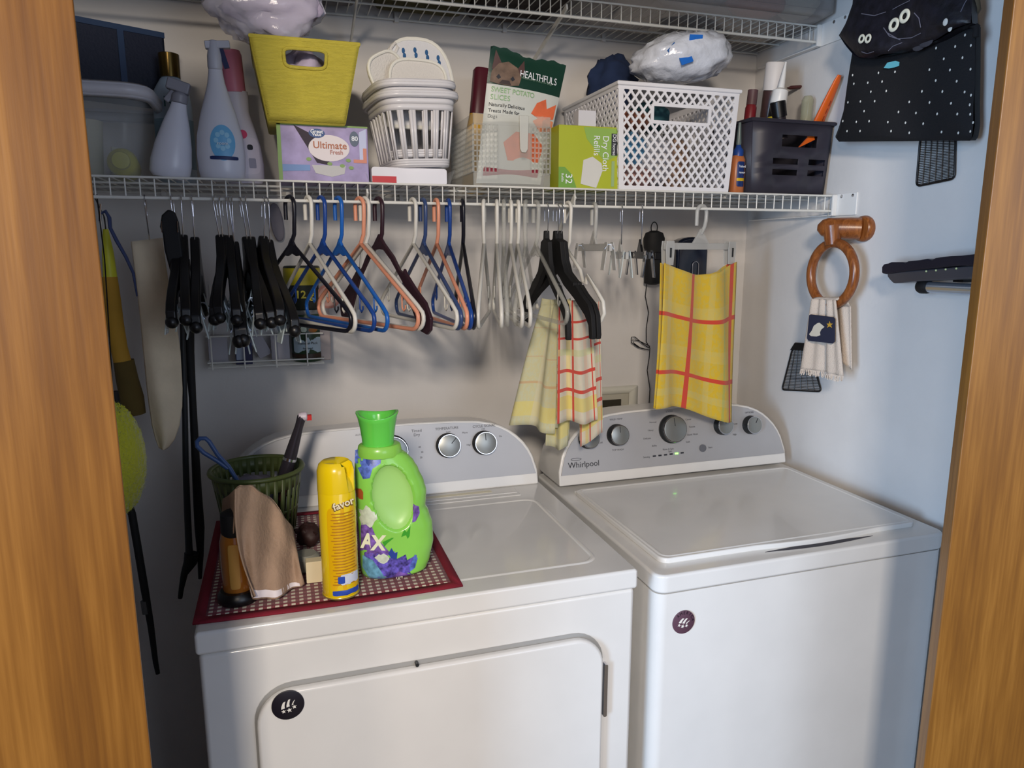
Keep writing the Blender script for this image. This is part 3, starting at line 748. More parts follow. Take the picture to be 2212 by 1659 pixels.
DOT = mat('dotted_quilt', (214, 214, 216), .9, bump=.6, bscale=120)
t = thing('oven_mitt', 'white quilted mitt with blue spots, arching above the slippers', 'mitt', (cx, .56, zi))
Mm = T(cx+.006, .545, zi) @ Matrix.Rotation(-.1, 4, 'X')
pl = [(x_*(1 if z_ > .02 else .86), max(z_, -.03)) for x_, z_ in superell(.156, .27, 40, 2.7, .004, .020)]
obj('mitt_body', MB().prism(pl, -.010, .012, Mm), DOT, t, bevel=.006, seg=3)
obj('binding', MB().tube([Mm @ Vector((x, -.008, z)) for x, z in pl], .0045, 8, closed=True), mat('terry_edge', (228, 226, 216), .9), t)
BL = mat('blue_spot', (44, 92, 140), .8)
for i in range(5):
    for j in range(4):
        x = -.050+.025*i; z = .110+.0105*j-5*x*x
        if j < 3 and z < .148: obj('spot', MB().sphere(Mm @ Vector((x+.002*(j % 2), -.0105, z)), .0048, 8, 5, (.75, .35, 1.25)), BL, t)
obj('hang_loop', MB().tube([Mm @ Vector(p) for p in ((-.056, -.008, .105), (-.052, -.012, .130), (-.042, -.012, .142), (-.036, -.010, .134), (-.046, -.008, .115))], .0038, 8), SLP, t)

# ---- maroon and yellow bottle
c = at(1020, 200, y=.74)
M = T(c.x, .74, ZT) @ Matrix.Rotation(.10, 4, 'Y')
hm = at(1020, 146, y=.74).z-ZT
t = thing('capped_bottle', 'yellow bottle with large maroon cap left of the dog treat bag', 'bottle', tuple(M.translation))
obj('body', MB().lathe([(.026, 0), (.030, .008), (.031, hm*.50), (.026, hm*.64)], 24, M, 1, .7, power=3), mat('mustard', (206, 158, 30), .4), t)
obj('cap', MB().lathe([(.026, hm*.64), (.026, hm*.98), (.022, hm)], 24, M, 1, .75, power=3), mat('maroon', (82, 24, 40), .4), t)

# ---- dog treat bag in the clear slotted basket
q = [at(1060, 100, y=.54), at(1223, 143, y=.56), at(1188, 300, y=.535), at(1038, 262, y=.535)]
zbot = ZT+.012
GRN = mat('dark_green_foil', (24, 58, 46), .35, bump=.35, bscale=25); BAGW = mat('white_foil', (202, 206, 200), .4, bump=.3, bscale=25)
t = thing('treat_bag', 'green and white bag of dog treats standing in the clear basket', 'bag', ((q[0].x+q[1].x)/2, .55, zbot))
TL, TR = q[0], q[1]; BRr = Vector((at(1172, 370, y=.53).x, .545, zbot)); BLl = Vector((at(1032, 370, y=.53).x, .545, zbot))
def bagp(u, v, s=1, off=0):
    a = BLl.lerp(TL, v); b_ = BRr.lerp(TR, v); p_ = a.lerp(b_, u)
    bulge = .018*math.sin(PI*u)**.7*math.sin(PI*min(1, v*1.02+.02))**.6
    zz = .004*math.sin(PI*u*3)*(v > .9)
    return p_+Vector((0, -s*bulge-off, zz+.0018*math.sin(40*u)*(v > .97)))
vsplit = .735
def remap(v): return v*.735/.66 if v < .66 else .735+(v-.66)*.265/.34
b = MB().grid(lambda u, v: bagp(u, vsplit+(1-vsplit)*v), 24, 10)
obj('green_top', b, GRN, t, smooth=80)
obj('white_front', MB().grid(lambda u, v: bagp(u, vsplit*v), 24, 16), BAGW, t, smooth=80)
obj('bag_back', MB().grid(lambda u, v: bagp(u, v, -1), 24, 20), GRN, t, smooth=80)
def on_bag(u, v, off=.0012): return bagp(u, remap(v), 1, off)
def bag_text(s, u, v, size, m, sx=1, rotz=-.10):
    W_ = (TR-TL).length; wd = {'I': .32, 'L': .5, 'T': .56, 'E': .56, 'S': .6, 'F': .54, ' ': .3, 'W': .9, 'i': .26, 'l': .26, 't': .36, 'r': .4, 'm': .85, 'f': .33, 'O': .74, 'M': .85}
    for ch in s:
        cw = wd.get(ch, .64 if ch.isupper() else .54)*size*sx
        if ch != ' ':
            p_ = on_bag(u+cw/2/W_, v, .0022); q_ = on_bag(u+cw/2/W_+.02, v, .0022)
            text('letter', ch, size, p_, m, t, rot=(PI/2, math.atan2(-(q_.z-p_.z), q_.x-p_.x), math.atan2(q_.y-p_.y, q_.x-p_.x)), sx=sx)
        u += cw/W_
def bag_patch(name, pts, m, off=.0015):
    mb = MB(); n = len(pts); cu = sum(p_[0] for p_ in pts)/n; cv = sum(p_[1] for p_ in pts)/n
    mb.v = [tuple(on_bag(cu, cv, off))]; R = 4
    for j in range(1, R+1):
        for (u, v) in pts: mb.v.append(tuple(on_bag(cu+(u-cu)*j/R, cv+(v-cv)*j/R, off)))
    for a in range(n): mb.f.append((0, 1+a, 1+(a+1) % n))
    for j in range(R-1):
        for a in range(n): mb.f.append((1+j*n+a, 1+(j+1)*n+a, 1+(j+1)*n+(a+1) % n, 1+j*n+(a+1) % n))
    return obj(name, mb, m, t, smooth=80)
FUR = mat('dog_fur_print', (112, 92, 78), .6, vary=.3, vscale=60); EAR = mat('dog_ear_print', (84, 60, 58), .6)
bag_patch('dog_ear', [(.04, .80), (.07, .97), (.16, .86), (.15, .78)], EAR, .0014)
bag_patch('dog_ear', [(.36, .84), (.44, .96), (.46, .82), (.40, .76)], EAR, .0014)
bag_patch('dog_face', [(.03, .68), (.04, .78), (.12, .86), (.24, .88), (.36, .85), (.42, .76), (.40, .68), (.30, .665), (.14, .665)], FUR, .0020)
for u in (.13, .31): bag_patch('dog_eye', [(u-.03, .73), (u, .76), (u+.03, .73), (u, .71)], INK, .0026)
bag_patch('dog_muzzle', [(.14, .67), (.18, .71), (.27, .71), (.30, .67)], mat('dark_muzzle', (60, 48, 46), .6), .0026)
bag_text('HEALTHFULS', .40, .80, .0215, LBW, .78)
bag_text('Wholesome Treats for Dogs', .42, .765, .0065, mat('sage_ink', (110, 140, 120), .5))
PG = mat('pale_green_ink', (150, 190, 140), .5)
bag_text('SWEET POTATO', .05, .625, .0155, PG, .95); bag_text('SLICES', .05, .575, .0155, PG)
bag_text('Naturally Delicious', .05, .525, .0105, INK); bag_text('Treats Made for', .05, .485, .0105, INK); bag_text('Dogs', .05, .447, .0105, INK)
ORG_ = mat('sweet_potato', (222, 110, 70), .5, vary=.12, vscale=40)
bag_patch('potato_slice', [(.62, .50), (.68, .58), (.80, .62), (.84, .55), (.97, .60), (.97, .49), (.80, .46)], ORG_)
bag_patch('potato_slice', [(.66, .45), (.80, .50), (.98, .47), (.98, .40), (.80, .38)], mat('sweet_potato_light', (226, 140, 100), .5))
bag_patch('potato_pile', [(.30, .28), (.45, .36), (.72, .36), (.90, .28), (.88, .16), (.40, .16)], ORG_)
bag_patch('red_footer', [(.08, .05), (.08, .11), (.92, .11), (.92, .05)], mat('crimson', (150, 40, 60), .5))
# clear slotted basket
x0c, x1c = at(1022, 300, y=.487).x, at(1189, 300, y=.487).x; ztc = at(1100, 248, y=.487).z
CLG = mat('clear_grey_plastic', (196, 196, 186), .2, alpha=.24)
t = thing('clear_slotted_basket', 'clear plastic basket with square openings, holding the treat bag', 'basket', ((x0c+x1c)/2, .58, ZT))
b = MB(); y0, y1 = .487, .70; H_ = ztc-ZT
def lattice(mb, O, U, V, w, h, nu, nv, bw, th, gap=None):
    """square grid of bars on a plane: O corner, U/V unit directions"""
    N_ = U.cross(V)
    for i in range(nu+1):
        a = O+U*(w*i/nu); mb.bar(a, a+V*h, bw, th, N_)
    for j in range(nv+1):
        a = O+V*(h*j/nv); mb.bar(a, a+U*w, bw, th, N_)
X, Y, Z = Vector((1, 0, 0)), Vector((0, 1, 0)), Vector((0, 0, 1))
b.box(x0c, x1c, y0, y0+.002, ZT, ZT+.030).box(x0c, x1c, y0, y0+.002, ztc-.022, ztc).box(x0c, x1c, y1, y1+.002, ZT, ztc)
b.box(x0c, x1c, y0, y1, ZT, ZT+.002)
lattice(b, Vector((x0c, y0+.001, ZT+.03)), X, Z, .055, H_-.052, 6, 9, .0034, .002)
lattice(b, Vector((x1c-.045, y0+.001, ZT+.03)), X, Z, .045, H_-.052, 5, 9, .0034, .002)
b.box(x0c+.055, x1c-.045, y0, y0+.002, ZT+.03, ztc-.022)
for xx in (x0c, x1c-.002):
    b.box(xx, xx+.002, y0, y1, ZT, ZT+.03).box(xx, xx+.002, y0, y1, ztc-.022, ztc)
    lattice(b, Vector((xx+.001, y0, ZT+.03)), Y, Z, y1-y0, H_-.052, 18, 9, .0034, .002)
obj('basket_wall', b, CLG, t)
xr_ = x0c+(x1c-x0c)*.64
obj('front_tab', MB().prism([(xr_-.010, ztc), (xr_+.012, ztc), (xr_+.010, ztc-.070), (xr_+.006, ztc-.078), (xr_-.004, ztc-.078), (xr_-.008, ztc-.070)], y0-.004, y0), mat('frosted_tab', (206, 208, 200), .35, alpha=.75), t, bevel=.0015)

# ---- green carton of cloth refills
x0g, x1g = at(1207, 330, y=.487).x, at(1338, 330, y=.487).x; ztg = at(1270, 272, y=.487).z
t = thing('refill_carton', 'lime green carton of dry cloth refills beside the white lattice basket', 'box', ((x0g+x1g)/2, .53, ZT))
obj('carton', MB().box(x0g, x1g, .487, .585, ZT, ztg), mat('lime_card', (168, 178, 36), .45, vary=.05), t, bevel=.001)
def GX(u, v): return (x0g+(x1g-x0g)*u, ZT+(ztg-ZT)*v)
def gflat(n_, pts, m, dy=.0005): return obj(n_, MB().prism([GX(*p_) for p_ in pts], .4868-dy, .4868), m, t)
gflat('green_panel', [(.0, .0), (.0, .34), (.10, .34), (.22, .22), (.30, .0)], mat('mid_green', (112, 158, 62), .5))
gflat('green_fade', [(.40, .98), (.97, .98), (.97, .55), (.75, .45), (.45, .80)], mat('soft_green', (140, 176, 80), .5), .0003)
gflat('pad_picture', [(.36, .08), (.40, .46), (.55, .52), (.70, .42), (.72, .30), (.62, .02)], mat('pad_white', (206, 206, 200), .6), .0010)
gflat('black_tab', [(.86, .90), (.96, .90), (.96, .55), (.86, .55)], INK, .0008)
gflat('white_bar', [(.87, .46), (.92, .46), (.92, .05), (.87, .05)], mat('pale_bar', (150, 176, 120), .5), .0008)
RV = Matrix.Rotation(PI/2, 4, 'X') @ Matrix.Rotation(-PI/2, 4, 'Z')
def gtext(s, u, v, size, m, align='LEFT', sx=1):
    cx, cz = GX(u, v); text('lettering', s, size, None, m, t, align=align, sx=sx, M=T(cx, .4855, cz) @ RV)
gtext('Dry Cloth', .76, .86, .021, LBW, sx=.9); gtext('Refills', .61, .86, .021, LBW, sx=.9); gtext('DG home', .905, .89, .0115, LBW)
gtext('32', .16, .24, .023, LBW); gtext('Refills', .06, .24, .008, LBW)
xw0, xw1 = at(1246, 255, y=.54).x, at(1284, 255, y=.54).x
solo('small_white_box', MB().box(xw0, xw1, .53, .56, ztg+.0004, at(1265, 240, y=.54).z), mat('matte_white_card', (205, 205, 212), .6), 'small white carton standing on the lime green carton', 'box', bevel=.001)

# ---- white lattice basket
x0l, x1l = at(1340, 300, y=.482).x, at(1572, 380, y=.482).x; x1t = at(1596, 200, y=.475).x; x0t = at(1336, 190, y=.475).x
ztl = at(1460, 188, y=.475).z; yb0 = .80
t = thing('lattice_basket', 'large white basket with diamond openings and handle slot', 'basket', ((x0l+x1l)/2, .63, ZT))
LW = mat('lattice_white', (226, 226, 230), .3)
def LF(x, z, off=0):   # front face: slightly flared
    v = (z-ZT)/(ztl-ZT); return Vector((x, .482-.007*v-off, z))
def clip(p, q, x0, x1, z0, z1):
    t0, t1 = 0, 1; dx, dz = q[0]-p[0], q[1]-p[1]
    for pp, qq in ((-dx, p[0]-x0), (dx, x1-p[0]), (-dz, p[1]-z0), (dz, z1-p[1])):
        if abs(pp) < 1e-9:
            if qq < 0: return None
        else:
            r_ = qq/pp
            if pp < 0: t0 = max(t0, r_)
            else: t1 = min(t1, r_)
    return None if t0 >= t1 else ((p[0]+dx*t0, p[1]+dz*t0), (p[0]+dx*t1, p[1]+dz*t1))
def diamonds(mb, mapf, w, h, step, slope, bw, th, nrm, hole=None):
    """crossing diagonals clipped to a w x h panel, leaving out a rectangle"""
    for sgn in (1, -1):
        c_ = -h/slope*1.0-step
        while c_ < w+h/slope+step:
            p_, q_ = (c_, 0), (c_+sgn*h/slope, h)
            s_ = clip(p_, q_, 0, w, 0, h)
            if s_:
                segs = [s_]
                if hole:
                    hx0, hx1, hz0, hz1 = hole; i_ = clip(s_[0], s_[1], hx0, hx1, hz0, hz1)
                    if i_: segs = [(s_[0], i_[0]), (i_[1], s_[1])]
                for a_, b_ in segs:
                    if math.dist(a_, b_) > .002: mb.bar(mapf(*a_), mapf(*b_), bw, th, nrm)
            c_ += step
wf = x1l-x0l+.012; H_ = ztl-ZT
def mf(a_, b_):   # panel coordinates -> front face with flare to the right
    v = b_/H_; return LF(x0l+(x0t-x0l)*v+a_*((x1t-x0t)*v+(x1l-x0l)*(1-v))/wf, ZT+b_)
b = MB(); hz0, hz1 = H_*.66, H_*.825; hx0, hx1 = wf*.275, wf*.765
diamonds(b, mf, wf, H_, .0205, 1.25, .0052, .003, (0, 1, 0), (hx0, hx1, hz0, hz1))
for a_, b_ in (((0, .004), (wf, .004)), ((0, H_-.006), (wf, H_-.006))): b.bar(mf(*a_), mf(*b_), .012, .0034, (0, 1, 0))
for a_, b_ in (((.005, 0), (.005, H_)), ((wf-.004, 0), (wf-.004, H_))): b.bar(mf(*a_), mf(*b_), .012, .0034, (0, 1, 0))
for a_, b_ in (((hx0, hz0), (hx1, hz0)), ((hx0, hz1), (hx1, hz1)), ((hx0, hz0), (hx0, hz1)), ((hx1, hz0), (hx1, hz1))): b.bar(mf(*a_), mf(*b_), .0075, .0042, (0, 1, 0))
obj('front_panel', b, LW, t)
def ms(side_):
    def f_(a_, b_):
        v = b_/H_; x_ = (x0l+(x0t-x0l)*v) if side_ == 0 else (x1l+(x1t-x1l)*v); return Vector((x_, .482-.007*v+a_, ZT+b_))
    return f_
for s_ in (0, 1):
    b = MB(); f_ = ms(s_); wd_ = yb0-.482
    diamonds(b, f_, wd_, H_, .0205, 1.25, .0052, .003, (1, 0, 0))
    for a_, b_ in (((0, .004), (wd_, .004)), ((0, H_-.006), (wd_, H_-.006)), ((wd_, 0), (wd_, H_))): b.bar(f_(*a_), f_(*b_), .012, .0034, (1, 0, 0))
    obj('side_panel', b, LW, t)
b = MB(); f_ = lambda a_, b_: Vector((x0l+a_, yb0, ZT+b_)); diamonds(b, f_, wf, H_, .0205, 1.25, .0052, .003, (0, 1, 0))
b.box(x0l, x1l, .482, yb0, ZT, ZT+.003)
obj('back_and_base', b, LW, t)
obj('top_rim', MB().tube([(x0t-.002, .472, ztl), (x1t+.002, .472, ztl), (x1t+.002, yb0+.003, ztl), (x0t-.002, yb0+.003, ztl)], .0048, 8, closed=True), LW, t)
# contents seen through the diamonds
cols = [('sky_item', (96, 160, 200), 'folded blue cloth'), ('white_item', (206, 204, 206), 'white plastic wrap'), ('tan_item', (176, 142, 116), 'tan leather pouch'), ('rose_item', (186, 140, 130), 'dusty pink cloth')]
pos = [(.050, .515, .088), (.112, .512, .070), (.172, .52, .060), (.060, .515, .030)]
szs = [(.046, .026, .040), (.050, .024, .058), (.034, .028, .062), (.060, .026, .030)]
for (n_, rgb, lab), (dx, yy, dz), sc in zip(cols, pos, szs):
    lump('packed_item', (x0l+dx, yy+.012, ZT+.006+dz), sc, mat(n_, rgb, .6, vary=.2, vscale=40), lab+' seen through the white lattice basket', 'pouch' if 'pouch' in lab else 'cloth' if 'cloth' in lab else 'wrap', .2, dx*100, nu=20, nv=12)
lump('packed_item', (x0l+.07, .56, ZT+H_*.72), (.048, .05, .022), mat('rust_pouch', (150, 92, 70), .5), 'rust brown pouch behind the handle slot of the lattice basket', 'pouch', .2, 4, nu=20, nv=12)
lump('packed_item', (x0l+.13, .60, ZT+H_*.80), (.05, .06, .034), mat('teal_cloth', (34, 78, 86), .8), 'dark teal cloth at the top of the lattice basket', 'cloth', .2, 9, nu=24, nv=14)
c1 = at(1322, 165, y=.70)
lump('navy_cloth', (c1.x, .70, c1.z-.018), (.062, .05, .062), mat('navy_cloth', (26, 42, 74), .9), 'navy cloth bundle behind the left rim of the lattice basket', 'cloth', .35, 12, nu=26, nv=16)
# plastic-wrapped bundle on top
c2 = at(1470, 122, y=.56)
t = thing('wrapped_bundle', 'white diapers-like bundle in shiny clear wrap with blue tape on the lattice basket', 'bundle', (c2.x, .56, ztl))
t['label'] = 'white padded bundle in shiny clear wrap with blue tape, on the lattice basket'
Mw = T(c2.x+.004, .565, c2.z-.004) @ Matrix.Rotation(-.16, 4, 'Y')
WR = mat('shiny_wrap', (212, 218, 230), .10, bump=1.6, bscale=34, coat=.8, vary=.12, vscale=18)
mb = MB(); from mathutils import noise as _nz
nu_, nv_ = 44, 24
for i in range(nu_):
    for j in range(nv_+1):
        a = 2*PI*i/nu_; b_ = -PI/2+PI*max(.002, min(.998, j/nv_)); d = Vector((math.cos(a)*math.cos(b_), math.sin(a)*math.cos(b_), math.sin(b_)))
        px_ = math.copysign(abs(d.x)**.75, d.x); pz_ = math.copysign(abs(d.z)**.85, d.z)
        h_ = .056*(1-.30*(px_ < 0)*abs(px_)**1.5+.05*(px_ > 0)*px_)
        k_ = 1+.12*_nz.noise(d*2.5)+.09*abs(_nz.noise(d*6))+.05*_nz.noise(d*13)
        mb.v.append(tuple(Mw @ Vector((px_*.122*k_, d.y*.078*k_, pz_*h_*k_))))
for i in range(nu_):
    for j in range(nv_):
        a = i*(nv_+1)+j; b2 = ((i+1) % nu_)*(nv_+1)+j; mb.f.append((a, b2, b2+1, a+1))
obj('wrapped_body', mb, WR, t, smooth=85)
TP = mat('blue_tape', (28, 106, 200), .5)
def tape(cx, cz, w, h, rot, yo):
    Mt = T(*(Mw @ Vector((cx, yo, cz)))) @ Matrix.Rotation(rot, 4, 'Y') @ Matrix.Rotation(.25 if cz > 0 else -.2, 4, 'X'); return MB().box(-w/2, w/2, -.0008, .0008, -h/2, h/2, Mt)
obj('blue_tape', tape(.000, .026, .034, .020, -.05, -.072), TP, t)
obj('blue_tape', tape(-.034, -.014, .032, .024, -.35, -.077), TP, t)
obj('blue_tape', tape(-.058, .008, .026, .024, -.85, -.066), mat('blue_tape_covered', (54, 104, 170), .3), t)

# ---- wood glue bottle
hg = at(1597, 262, y=.50).z-ZT
M = frame_at(1594, .51); M = T(M.translation.x, .515, ZT)
t = thing('glue_bottle', 'amber glue bottle with blue label between white and dark baskets', 'bottle', tuple(M.translation))
obj('body', MB().lathe([(.0155, 0), (.0175, .003), (.0175, .082), (.013, .092)], 28, M, 1, .8, power=2.6), mat('amber_glue', (178, 106, 62), .35), t)
obj('collar', MB().lathe([(.0125, .090), (.0130, .104), (.007, .112), (.0055, .118)], 20, M), mat('blue_collar', (30, 66, 140), .4), t)
obj('nozzle', MB().lathe([(.0055, .116), (.0065, .122), (.0038, hg-.006), (.0035, hg)], 16, M), mat('frosted_nozzle', (110, 128, 130), .3, alpha=.8), t)
rc = lambda z: .0176
lb = obj('label', patch(M, .003, .047, .026, .060, rc, .86, p=9), mat('glue_blue', (26, 48, 104), .4), t)
obj('label_band', patch(M, .003, .034, .026, .007, rc, .86, p=9, off=.0011), mat('glue_yellow', (206, 170, 30), .4), lb)
text('lettering', 'Titebond', .0078, M @ Vector((.002, -.0172, .065)), LBW, lb, sx=.68); text('lettering', 'PREMIUM', .0056, M @ Vector((.002, -.0172, .050)), LBW, lb, sx=.72)

# ---- dark basket of tools
xd0, xd1 = at(1622, 330, y=.49).x, at(1800, 265, y=.49).x; zd1 = at(1700, 262, y=.49).z
DK = mat('charcoal_plastic', (48, 46, 56), .45)
t = thing('dark_basket', 'charcoal grey basket of tools at the right end of shelf', 'basket', ((xd0+xd1)/2, .58, ZT))
Hd = zd1-ZT; wdk = xd1-xd0
def df(a_, b_):
    v = b_/Hd; return Vector((xd0+.010*(1-v)+a_*(wdk-.020*(1-v)), .490+.006*(1-v), ZT+b_))
def hole_panel(mb, holes, th=.0025):
    """front panel rows split around openings given as (u0,u1,v0,v1)"""
    us = sorted({0, 1, *[h_[0] for h_ in holes], *[h_[1] for h_ in holes]}); vs_ = sorted({0, 1, *[h_[2] for h_ in holes], *[h_[3] for h_ in holes]})
    idx = {}
    for u in us:
        for v in vs_: idx[u, v] = len(mb.v); mb.v.append(tuple(df(u, v*Hd)))
    for u0, u1 in zip(us, us[1:]):
        for v0, v1 in zip(vs_, vs_[1:]):
            if any(h_[0] <= u0 and u1 <= h_[1] and h_[2] <= v0 and v1 <= h_[3] for h_ in holes): continue
            mb.f.append((idx[u0, v0], idx[u1, v0], idx[u1, v1], idx[u0, v1]))
b = MB()
hole_panel(b, [(.37, .82, .66, .82), (.27, .60, .42, .50), (.27, .60, .27, .35), (.74, .96, .42, .50), (.74, .96, .27, .35)])
k = len(b.v)
for v in (0, 1):
    for yy in (.49+.006*(1-v), .72):
        for u in (0, 1):
            q_ = df(u, v*Hd); b.v.append((q_.x, yy, q_.z))
b.f += [(k, k+4, k+6, k+2), (k+1, k+3, k+7, k+5), (k+2, k+6, k+7, k+3), (k, k+2, k+3, k+1)]
obj('basket_wall', b, DK, t, solid=.0025)
obj('top_rim', MB().tube([(xd0-.003, .487, zd1), (xd1+.003, .487, zd1), (xd1+.003, .723, zd1), (xd0-.003, .723, zd1)], .0045, 8, closed=True), DK, t)
ORA = mat('orange_plastic', (216, 96, 26), .4)
def stick(px0, py0, px1, py1, y, r0, r1, m, name, label, cat, cap=None, y1=None, prof=None):
    a_, b_ = at(px0, py0, y=y), at(px1, py1, y=y1 or y); d = (b_-a_); L = d.length
    M_ = T(*a_) @ d.to_track_quat('Z', 'Y').to_matrix().to_4x4()
    return M_, L
a_, b_ = at(1752, 300, y=.53), at(1814, 162, x=1.492); d = b_-a_; L = d.length; M_ = T(*a_) @ d.to_track_quat('Z', 'Y').to_matrix().to_4x4()
t = thing('putty_knife', 'orange handled tool leaning out of the charcoal basket', 'tool', tuple(M_.translation))
obj('handle', MB().lathe([(.016, 0), (.019, L*.3), (.016, L*.6), (.011, L*.92), (.007, L)], 20, M_, 1, .45), ORA, t)
obj('blade', MB().box(-.012, .012, -.001, .001, -.05, .002, M_), CHROME, t)
for i in range(3): obj('grip_groove', MB().box(-.0015, .0015, -.0085, -.006, L*(.30+.12*i), L*(.38+.12*i), M_ @ Matrix.Rotation(.0, 4, 'Z')), mat('orange_groove', (150, 56, 14), .6), t)
M_, L = stick(1668, 290, 1698, 134, .54, 0, 0, None, '', '', '')
t = thing('caulk_bottle', 'black glue bottle with long white nozzle in the charcoal basket', 'bottle', tuple(M_.translation))
obj('body', MB().lathe([(.018, 0), (.019, .004), (.019, L*.38), (.017, L*.42)], 24, M_), BLK, t)
obj('cap', MB().lathe([(.019, L*.42), (.0205, L*.44), (.019, L*.60), (.012, L*.63)], 24, M_), WPLAS, t)
obj('nozzle', MB().lathe([(.009, L*.62), (.006, L*.8), (.002, L)], 16, M_), WPLAS, t)
obj('label', MB().lathe([(.0193, L*.10), (.0193, L*.22)], 24, M_, caps=False), mat('yellow_label', (190, 170, 40), .5), t)
M_, L = stick(1655, 300, 1658, 138, .62, 0, 0, None, '', '', '')
M_ = M_ @ Matrix.Rotation(.2, 4, 'Y')
t = thing('white_capped_jar', 'jar with wide white cap behind the long-nozzle bottle', 'jar', tuple(M_.translation))
obj('jar_body', MB().lathe([(.022, 0), (.024, .006), (.024, L*.62), (.021, L*.66)], 24, M_), mat('smoky_jar', (70, 50, 50), .3), t)
obj('cap', MB().lathe([(.0255, L*.64), (.026, L*.98), (.023, L)], 28, M_), mat('white_cap_big', (216, 210, 206), .5), t)
M_, L = stick(1615, 290, 1627, 195, .56, 0, 0, None, '', '', '')
t = thing('red_bottle', 'small dark red bottle at the left corner of the charcoal basket', 'bottle', tuple(M_.translation))
obj('body', MB().lathe([(.013, 0), (.014, L*.3), (.014, L*.6), (.011, L*.68)], 20, M_), mat('dark_red', (116, 28, 36), .4), t)
obj('cap', MB().lathe([(.0125, L*.66), (.0125, L)], 20, M_), mat('grey_red_cap', (92, 66, 70), .5), t)
M_, L = stick(1690, 300, 1712, 222, .525, 0, 0, None, '', '', '')
M_ = M_ @ Matrix.Rotation(-.5, 4, 'X')
t = thing('black_capped_tube', 'tube with round black cap at the front of charcoal basket', 'tube', tuple(M_.translation))
obj('tube_body', MB().lathe([(.014, 0), (.015, L*.6)], 20, M_), mat('dark_tube', (40, 34, 40), .4), t)
obj('cap', MB().lathe([(.0185, L*.58), (.019, L*.98), (.016, L)], 24, M_), BLK, t)
M_, L = stick(1738, 290, 1746, 208, .57, 0, 0, None, '', '', '')
solo('glass_vial', MB().lathe([(.014, 0), (.015, .006), (.015, L*.9), (.010, L)], 20, M_), mat('clear_vial', (170, 168, 140), .1, alpha=.6), 'clear vial beside the orange tool in the charcoal basket', 'vial')
M_, L = stick(1700, 190, 1758, 186, .64, 0, 0, None, '', '', '')
solo('folding_knife', MB().lathe([(.002, 0), (.010, L*.15), (.010, L*.6), (.001, L)], 16, M_, .9, .5), mat('dark_maroon', (70, 30, 28), .45), 'dark maroon pointed tool behind the white nozzle', 'tool')
solo('orange_scraper', MB().prism([(0, 0), (.045, .020), (.042, .030), (.030, .030)], 0, .006, T(at(1728, 310, y=.502).x, .503, at(1728, 318, y=.502).z)), ORA, 'orange plastic tool showing through the top slot of charcoal basket', 'tool')
# ================================================================ hangers on the lip rail of the lower shelf
ZR = ZS-HS+.0032        # top of the bottom lip rail
YR = YS-.002
def solve(px_h, px_n, px_e, py_e, half, near=True):
    """rotation (about z) and drop of a hanger whose near arm ends at a pixel, hook seen at column px_h"""
    hp = at(px_h, 432, y=YR); best = None
    for k in range(-89, 90):
        a = math.radians(k)               # 0 = arm points straight out to the front
        ex, ey = hp.x+half*math.sin(a), YR-half*math.cos(a)
        d = (Vector((ex, ey, 1.35))-CAM); w = d.dot(fw); px = W_PX/2+F_PX*d.dot(rt)/w
        if best is None or abs(px-px_e) < best[0]: best = (abs(px-px_e), a, ex, ey)
    z = at(px_e, py_e, y=best[3]).z
    return hp.x, best[1], z
def HP(*pts):    # local hanger plane: s along the hanger -> -y (front) for +s, z up
    return [(0, -s, z) for s, z in pts]
def arc(cx, cz, r, a0, a1, n=10): return [(cx+r*math.cos(a0+(a1-a0)*i/n), cz+r*math.sin(a0+(a1-a0)*i/n)) for i in range(n+1)]
def hook_pts(stem, r=.018, tip=.028):
    """hook over the rail (top at z 0), open end at the back, stem going down to z=-stem"""
    top = arc(0, -r, r, PI*1.02, 0, 12)     # from back side over to front side
    return [(-r, -r-tip)]+top+[(r*.95, -r-.018), (r*.7, -stem+.018), (0, -stem)]
TUBES = {}
def tubular(kind, m, half=.205, drop=.165, stem=.092, r=.0042, notch=True, flat=False):
    key = (kind, m.name)
    t = thing('tubular_hanger' if not flat else 'plastic_hanger', '', 'hanger', (0, 0, -5))
    t['label'] = 'x'
    obj('hook', MB().tube(HP(*hook_pts(stem, .0175)), r, 8), m, t, local=True, smooth=80)
    zn = -stem; zb = zn-drop
    rc_ = .022
    pts = [(0, zn)]+[(half-rc_*.9, zn-(drop-rc_*2.1))]+arc(half-rc_, zb+rc_, rc_, .55, -PI/2, 6)
    loop = pts+[(0, zb)]+[(-x, z) for x, z in reversed(pts[1:])]
    obj('frame', MB().tube(HP(*loop), r, 8, closed=True), m, t, local=True, smooth=80)
    if kind == 'web':
        w = MB().prism([(-.030, zn-.024), (0, zn+.010), (.030, zn-.024), (.018, zn-.026), (0, zn-.020), (-.018, zn-.026)], -.003, .003, Matrix.Rotation(PI/2, 4, 'Z'))
        obj('web', w, m, t, local=True, bevel=.001)
    if notch:
        for s_ in (-1, 1):
            x = s_*(half-.055); z = zn-(drop-rc_*2.1)*(half-.055)/(half-rc_)
            obj('strap_hook', MB().tube(HP((x, z), (x, z-.028), (x+s_*.006, z-.034), (x+s_*.012, z-.028), (x+s_*.012, z-.022)), .0018, 6), m, t, local=True, smooth=80)
    return t
def hang(proto, x, a, label, group=None, used=[], roll=0, y=YR, z=None):
    t = proto if proto.name not in used else copy_tree(proto)
    if proto.name not in used: used.append(proto.name)
    t.location = (x, y, (ZR+.0008+.0042) if z is None else z); t.rotation_euler = (0, roll, a); t['label'] = label
    ORG[t.name] = Vector(t.location)
    if group: t['group'] = group
    elif 'group' in t: del t['group']
    return t
HW = mat('hanger_white', (214, 212, 204), .35); HBK = mat('hanger_black', (22, 22, 32), .3); HNB = mat('hanger_navy', (28, 66, 140), .3)
